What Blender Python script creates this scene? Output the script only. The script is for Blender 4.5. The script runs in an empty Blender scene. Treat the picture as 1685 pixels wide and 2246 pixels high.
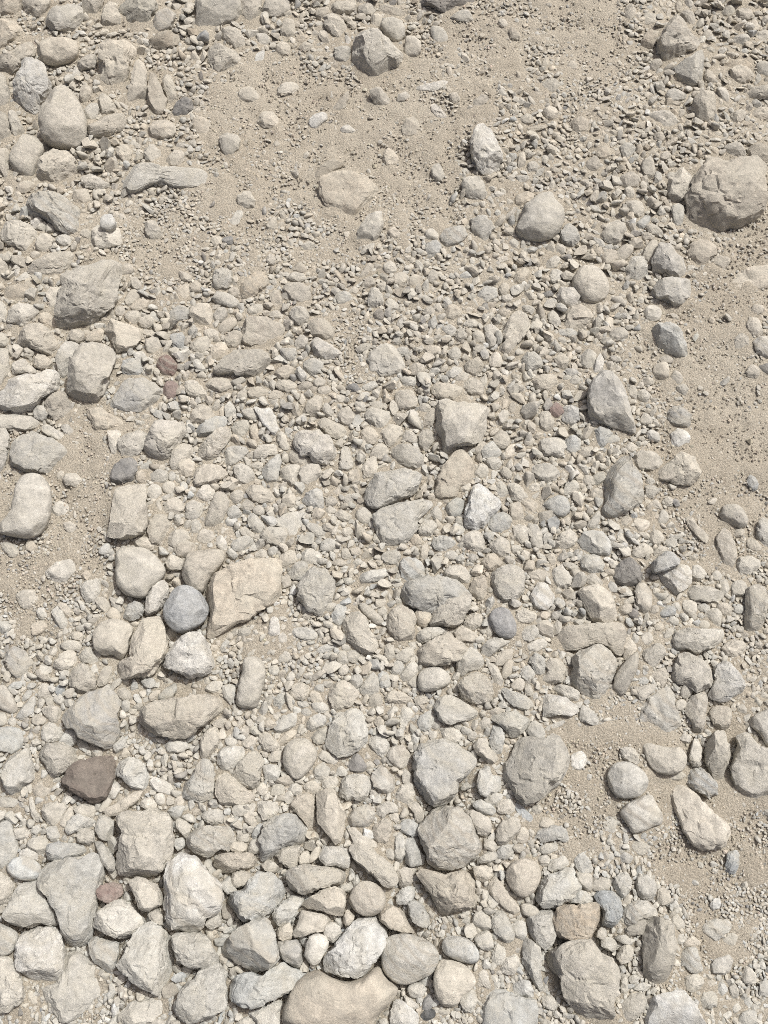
import bpy, bmesh, math, random
import numpy as np
from mathutils import Vector

# ------------------------------------------------------------------ camera, light, exposure
S = bpy.context.scene
IMG_W, IMG_H = 1685.0, 2246.0
TILT = math.radians(22.0)
HALF = math.radians(28.0)
CAM = np.array([0.0, 0.0, 1.57])
FOC = (IMG_H / 2) / math.tan(HALF)

cam_data = bpy.data.cameras.new('camera')
cam = bpy.data.objects.new('camera', cam_data)
S.collection.objects.link(cam)
cam.location = CAM
cam.rotation_euler = (TILT, 0, 0)
cam_data.sensor_fit = 'VERTICAL'
cam_data.sensor_height = 24.0
cam_data.lens = 12.0 / math.tan(HALF)
cam_data.clip_start = 0.01
cam_data.clip_end = 200.0
S.camera = cam
S.render.resolution_x, S.render.resolution_y = 768, 1024

SUN_EL = math.radians(62.0)
SUN_AZ = math.atan2(0.62, 0.80)           # direction towards the sun in the ground plane
sun_dir = np.array([math.cos(SUN_EL) * math.cos(SUN_AZ), math.cos(SUN_EL) * math.sin(SUN_AZ), math.sin(SUN_EL)])

world = bpy.data.worlds.new('World')
S.world = world
world.use_nodes = True
wn = world.node_tree.nodes
wl = world.node_tree.links
wn.clear()
sky = wn.new('ShaderNodeTexSky')
sky.sky_type = 'NISHITA'
sky.sun_disc = False
sky.sun_elevation = SUN_EL
sky.sun_rotation = math.pi / 2 - SUN_AZ
sky.dust_density = 9.0
sky.air_density = 0.45
sky.ozone_density = 0.3
bg = wn.new('ShaderNodeBackground')
bg.inputs['Strength'].default_value = 0.125
wo = wn.new('ShaderNodeOutputWorld')
wl.new(sky.outputs[0], bg.inputs['Color'])
wl.new(bg.outputs[0], wo.inputs['Surface'])

sun_data = bpy.data.lights.new('sun', 'SUN')
sun_data.energy = 4.0
sun_data.angle = math.radians(0.6)
sun_data.color = (1.0, 0.995, 0.945)
sun = bpy.data.objects.new('sun', sun_data)
S.collection.objects.link(sun)
sun.rotation_euler = Vector(sun_dir).to_track_quat('Z', 'Y').to_euler()

S.view_settings.view_transform = 'Standard'
S.view_settings.look = 'None'
S.view_settings.gamma = 1.0
S.view_settings.exposure = -0.38
S.view_settings.use_curve_mapping = False
S.render.engine = 'CYCLES'
S.cycles.use_denoising = False
S.cycles.filter_width = 0.95
S.cycles.max_bounces = 4
S.cycles.diffuse_bounces = 3

# ------------------------------------------------------------------ helpers
rng = np.random.default_rng(7)


def hash3(ix, iy, iz, seed):
    h = (ix.astype(np.int64) * 374761393 + iy.astype(np.int64) * 668265263 + iz.astype(np.int64) * 2147483647 + seed * 1274126177) & 0xFFFFFFFF
    h = ((h ^ (h >> 13)) * 1274126177) & 0xFFFFFFFF
    h = ((h ^ (h >> 16)) * 2246822519) & 0xFFFFFFFF
    return ((h ^ (h >> 15)) & 0xFFFFFF) / 8388607.5 - 1.0


def vnoise(p, seed=0):
    i = np.floor(p)
    f = p - i
    f = f * f * f * (f * (f * 6 - 15) + 10)
    i = i.astype(np.int64)
    out = 0.0
    for dx in (0, 1):
        wx = f[:, 0] if dx else 1 - f[:, 0]
        for dy in (0, 1):
            wy = f[:, 1] if dy else 1 - f[:, 1]
            for dz in (0, 1):
                wz = f[:, 2] if dz else 1 - f[:, 2]
                out = out + wx * wy * wz * hash3(i[:, 0] + dx, i[:, 1] + dy, i[:, 2] + dz, seed)
    return out


CT, ST = math.cos(TILT), math.sin(TILT)


def ray(px, py):
    """direction (z component -1 in camera space) through a photo pixel, in world space"""
    x = (np.asarray(px, float) - IMG_W / 2) / FOC
    y = -(np.asarray(py, float) - IMG_H / 2) / FOC
    z = -np.ones_like(x)
    return np.stack([x, y * CT - z * ST, y * ST + z * CT], -1)


def ground_h(x, y):
    x = np.asarray(x, float).ravel()
    y = np.asarray(y, float).ravel()
    p = np.stack([x, y, np.zeros_like(x)], -1)
    fade = 1.0
    h = 0.016 * vnoise(p * 2.3 + 11.3, 1) + 0.007 * vnoise(p * 6.1 + 3.7, 2)
    return h * fade


def on_ground(px, py, lift=0.0):
    d = ray(px, py)
    z = lift
    for _ in range(3):
        t = (z - CAM[2]) / d[..., 2]
        p = CAM + d * t[..., None]
        z = ground_h(p[..., 0], p[..., 1]).reshape(np.shape(t)) + lift
    return p


def make_mesh(name, verts, faces, mat, smooth=True, attrs=None):
    me = bpy.data.meshes.new(name)
    n, m = len(verts), len(faces)
    k = faces.shape[1]
    me.vertices.add(n)
    me.vertices.foreach_set('co', np.ascontiguousarray(verts, dtype=np.float32).ravel())
    me.loops.add(m * k)
    me.loops.foreach_set('vertex_index', np.ascontiguousarray(faces, dtype=np.int32).ravel())
    me.polygons.add(m)
    me.polygons.foreach_set('loop_start', np.arange(0, m * k, k, dtype=np.int32))
    me.polygons.foreach_set('loop_total', np.full(m, k, dtype=np.int32))
    me.polygons.foreach_set('use_smooth', np.full(m, smooth, dtype=bool))
    me.update()
    for an, arr in (attrs or {}).items():
        if arr.ndim == 2:
            a = me.attributes.new(an, 'FLOAT_COLOR', 'POINT')
            a.data.foreach_set('color', np.concatenate([arr, np.ones((n, 1))], 1).astype(np.float32).ravel())
        else:
            a = me.attributes.new(an, 'FLOAT', 'POINT')
            a.data.foreach_set('value', arr.astype(np.float32))
    me.materials.append(mat)
    return me


def ico(level):
    bm = bmesh.new()
    bmesh.ops.create_icosphere(bm, subdivisions=level, radius=1.0)
    bm.verts.ensure_lookup_table()
    v = np.array([q.co[:] for q in bm.verts])
    f = np.array([[q.index for q in t.verts] for t in bm.faces], dtype=np.int32)
    bm.free()
    return v / np.linalg.norm(v, axis=1, keepdims=True), f


ICO = {k: ico(k) for k in (1, 2, 3, 4, 5)}


def node_setup(name):
    m = bpy.data.materials.new(name)
    m.use_nodes = True
    nt = m.node_tree
    nt.nodes.clear()
    return m, nt.nodes, nt.links


def stone_material(name, fine):
    """dusty limestone: colour per stone from an attribute, blotches, dust and fine relief"""
    m, N, L = node_setup(name)
    out = N.new('ShaderNodeOutputMaterial')
    bs = N.new('ShaderNodeBsdfPrincipled')
    bs.inputs['Roughness'].default_value = 0.92
    bs.inputs['Specular IOR Level'].default_value = 0.18
    L.new(bs.outputs[0], out.inputs[0])
    geo = N.new('ShaderNodeNewGeometry')
    tex = N.new('ShaderNodeAttribute'); tex.attribute_name = 'tex'
    vec = N.new('ShaderNodeVectorMath'); vec.operation = 'SCALE'
    L.new(geo.outputs['Position'], vec.inputs[0]); L.new(tex.outputs['Fac'], vec.inputs['Scale'])

    def noise(scale, detail=3.0, rough=0.6, dist=0.0):
        n = N.new('ShaderNodeTexNoise')
        n.inputs['Scale'].default_value = scale
        n.inputs['Detail'].default_value = detail
        n.inputs['Roughness'].default_value = rough
        n.inputs['Distortion'].default_value = dist
        L.new(vec.outputs[0], n.inputs['Vector'])
        return n

    def ramp(src, a, b, lo=0.0, hi=1.0):
        r = N.new('ShaderNodeMapRange')
        r.inputs['From Min'].default_value = a
        r.inputs['From Max'].default_value = b
        r.inputs['To Min'].default_value = lo
        r.inputs['To Max'].default_value = hi
        L.new(src, r.inputs['Value'])
        return r.outputs[0]

    def mix(fac, a, b, mode='MIX'):
        x = N.new('ShaderNodeMix')
        x.data_type = 'RGBA'
        x.blend_type = mode
        if isinstance(fac, float):
            x.inputs[0].default_value = fac
        else:
            L.new(fac, x.inputs[0])
        for s, v in ((6, a), (7, b)):
            if isinstance(v, tuple):
                x.inputs[s].default_value = v
            else:
                L.new(v, x.inputs[s])
        return x.outputs[2]

    def mul(a, b):
        x = N.new('ShaderNodeMath')
        x.operation = 'MULTIPLY'
        for s, v in ((0, a), (1, b)):
            if isinstance(v, float):
                x.inputs[s].default_value = v
            else:
                L.new(v, x.inputs[s])
        return x.outputs[0]

    col = N.new('ShaderNodeAttribute'); col.attribute_name = 'col'
    col2 = N.new('ShaderNodeAttribute'); col2.attribute_name = 'col2'
    pat = N.new('ShaderNodeAttribute'); pat.attribute_name = 'patch'
    # second colour of the stone in irregular patches
    n1 = noise(26.0, 4.0, 0.6, 0.4)
    pm = ramp(n1.outputs[0], 0.52, 0.57)
    c = mix(mul(pm, pat.outputs['Fac']), col.outputs['Color'], col2.outputs['Color'])
    # soft blotches
    n2 = noise(95.0, 6.0, 0.72)
    g = ramp(n2.outputs[0], 0.32, 0.68, 0.72, 1.22)
    gc = N.new('ShaderNodeCombineColor')
    for k in range(3):
        L.new(g, gc.inputs[k])
    c = mix(1.0, c, gc.outputs[0], 'MULTIPLY')
    # grain
    n3 = noise(520.0, 3.0, 0.7)
    g3 = ramp(n3.outputs[0], 0.3, 0.7, 0.82, 1.14)
    gc3 = N.new('ShaderNodeCombineColor')
    for k in range(3):
        L.new(g3, gc3.inputs[k])
    c = mix(ramp(pat.outputs['Fac'], 0.2, 0.7, 0.25, 0.85), c, gc3.outputs[0], 'MULTIPLY')
    # bedding lines in some of the stones
    band = N.new('ShaderNodeAttribute'); band.attribute_name = 'band'
    wv = N.new('ShaderNodeTexWave')
    wv.inputs['Scale'].default_value = 22.0
    wv.inputs['Distortion'].default_value = 5.0
    wv.inputs['Detail'].default_value = 4.0
    wv.bands_direction = 'DIAGONAL'
    L.new(vec.outputs[0], wv.inputs['Vector'])
    c = mix(mul(ramp(wv.outputs['Fac'], 0.55, 0.95), band.outputs['Fac']), c, (0.40, 0.37, 0.32, 1))
    # clinging dust in uneven smears
    n4 = noise(17.0, 6.0, 0.7, 0.8)
    dm = ramp(n4.outputs[0], 0.42, 0.66, 0.0, 0.7)
    dus = N.new('ShaderNodeAttribute'); dus.attribute_name = 'dusty'
    c = mix(mul(dm, dus.outputs['Fac']), c, (0.498, 0.475, 0.408, 1))
    # small dark pits and specks
    vor = N.new('ShaderNodeTexVoronoi')
    vor.inputs['Scale'].default_value = 120.0
    L.new(vec.outputs[0], vor.inputs['Vector'])
    spot = ramp(vor.outputs['Distance'], 0.10, 0.20, 1.0, 0.0)
    n5 = noise(30.0, 2.0)
    spot = mul(spot, ramp(n5.outputs[0], 0.55, 0.68, 0.0, 0.55))
    c = mix(spot, c, (0.13, 0.115, 0.095, 1))
    L.new(c, bs.inputs['Base Color'])
    # relief
    nb1 = noise(190.0, 7.0, 0.74)
    nb2 = noise(900.0, 3.0, 0.6)
    ad = N.new('ShaderNodeMath'); ad.operation = 'MULTIPLY_ADD'
    L.new(nb2.outputs[0], ad.inputs[0]); ad.inputs[1].default_value = 0.22
    L.new(nb1.outputs[0], ad.inputs[2])
    sb = N.new('ShaderNodeMath'); sb.operation = 'MULTIPLY_ADD'
    L.new(spot, sb.inputs[0]); sb.inputs[1].default_value = -0.5
    L.new(ad.outputs[0], sb.inputs[2])
    rough_attr = N.new('ShaderNodeAttribute'); rough_attr.attribute_name = 'rough'
    bump = N.new('ShaderNodeBump')
    bump.inputs['Distance'].default_value = 0.0032 if not fine else 0.0026
    L.new(rough_attr.outputs['Fac'], bump.inputs['Strength'])
    L.new(sb.outputs[0], bump.inputs['Height'])
    L.new(bump.outputs[0], bs.inputs['Normal'])
    return m


def ground_material():
    m, N, L = node_setup('dusty_sand')
    out = N.new('ShaderNodeOutputMaterial')
    bs = N.new('ShaderNodeBsdfPrincipled')
    bs.inputs['Roughness'].default_value = 0.97
    bs.inputs['Specular IOR Level'].default_value = 0.1
    L.new(bs.outputs[0], out.inputs[0])
    geo = N.new('ShaderNodeNewGeometry')

    def noise(scale, detail=3.0, rough=0.6):
        n = N.new('ShaderNodeTexNoise')
        n.inputs['Scale'].default_value = scale
        n.inputs['Detail'].default_value = detail
        n.inputs['Roughness'].default_value = rough
        L.new(geo.outputs['Position'], n.inputs['Vector'])
        return n.outputs[0]
    cr = N.new('ShaderNodeValToRGB')
    cr.color_ramp.elements[0].position = 0.32
    cr.color_ramp.elements[0].color = (0.500, 0.455, 0.376, 1)
    cr.color_ramp.elements[1].position = 0.68
    cr.color_ramp.elements[1].color = (0.572, 0.532, 0.450, 1)
    L.new(noise(5.0, 8.0, 0.62), cr.inputs[0])
    cg = N.new('ShaderNodeValToRGB')
    cg.color_ramp.elements[0].position = 0.34
    cg.color_ramp.elements[0].color = (0.62, 0.60, 0.58, 1)
    cg.color_ramp.elements[1].position = 0.66
    cg.color_ramp.elements[1].color = (1.2, 1.2, 1.2, 1)
    L.new(noise(430.0, 4.0, 0.75), cg.inputs[0])
    mx = N.new('ShaderNodeMix'); mx.data_type = 'RGBA'; mx.blend_type = 'MULTIPLY'
    mx.inputs[0].default_value = 1.0
    L.new(cr.outputs[0], mx.inputs[6]); L.new(cg.outputs[0], mx.inputs[7])
    L.new(mx.outputs[2], bs.inputs['Base Color'])
    b = N.new('ShaderNodeBump')
    b.inputs['Distance'].default_value = 0.006
    b.inputs['Strength'].default_value = 1.0
    L.new(noise(260.0, 6.0, 0.72), b.inputs['Height'])
    L.new(b.outputs[0], bs.inputs['Normal'])
    return m


M_STONE = stone_material('dusty_limestone', False)
M_GRAVEL = stone_material('dusty_gravel', True)
M_SAND = ground_material()

# ------------------------------------------------------------------ stones traced from the photograph
COL = {  # base colour, second colour, how much of it
    't': ((0.470, 0.410, 0.322), (0.41, 0.36, 0.285), 0.5),
    'c': ((0.530, 0.476, 0.388), (0.46, 0.41, 0.33), 0.5),
    'w': ((0.600, 0.574, 0.515), (0.50, 0.465, 0.41), 0.5),
    'g': ((0.430, 0.402, 0.350), (0.49, 0.45, 0.385), 0.6),
    's': ((0.362, 0.338, 0.310), (0.47, 0.435, 0.385), 0.6),
    'l': ((0.480, 0.468, 0.436), (0.44, 0.42, 0.385), 0.4),
    'b': ((0.358, 0.358, 0.342), (0.43, 0.415, 0.38), 0.5),
    'u': ((0.350, 0.340, 0.328), (0.37, 0.35, 0.33), 0.4),
    'd': ((0.250, 0.234, 0.216), (0.38, 0.35, 0.305), 0.6),
    'k': ((0.050, 0.053, 0.060), (0.12, 0.12, 0.12), 0.6),
    'n': ((0.320, 0.262, 0.190), (0.40, 0.34, 0.255), 0.5),
    'm': ((0.170, 0.128, 0.100), (0.215, 0.165, 0.13), 0.7),
    'i': ((0.415, 0.415, 0.402), (0.36, 0.36, 0.35), 0.5),
    'o': ((0.470, 0.392, 0.288), (0.49, 0.425, 0.325), 0.6),
    'y': ((0.510, 0.405, 0.275), (0.50, 0.44, 0.34), 0.6),
    'p': ((0.300, 0.195, 0.165), (0.40, 0.31, 0.265), 0.7),
    'v': ((0.375, 0.352, 0.288), (0.43, 0.40, 0.33), 0.6),
}
SHAPE = {  # squareness of the profile, ragged outline, facets, coarse / middle / fine relief, thickness, bump
    'r': (2.5, 0.014, 8, 0.070, 0.026, 0.012, 0.54, 0.8),
    'm': (4.2, 0.060, 22, 0.090, 0.045, 0.020, 0.54, 0.9),
    'a': (5.0, 0.040, 18, 0.060, 0.024, 0.012, 0.58, 0.75),
    'f': (5.0, 0.050, 12, 0.060, 0.030, 0.014, 0.34, 0.85),
}

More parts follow.
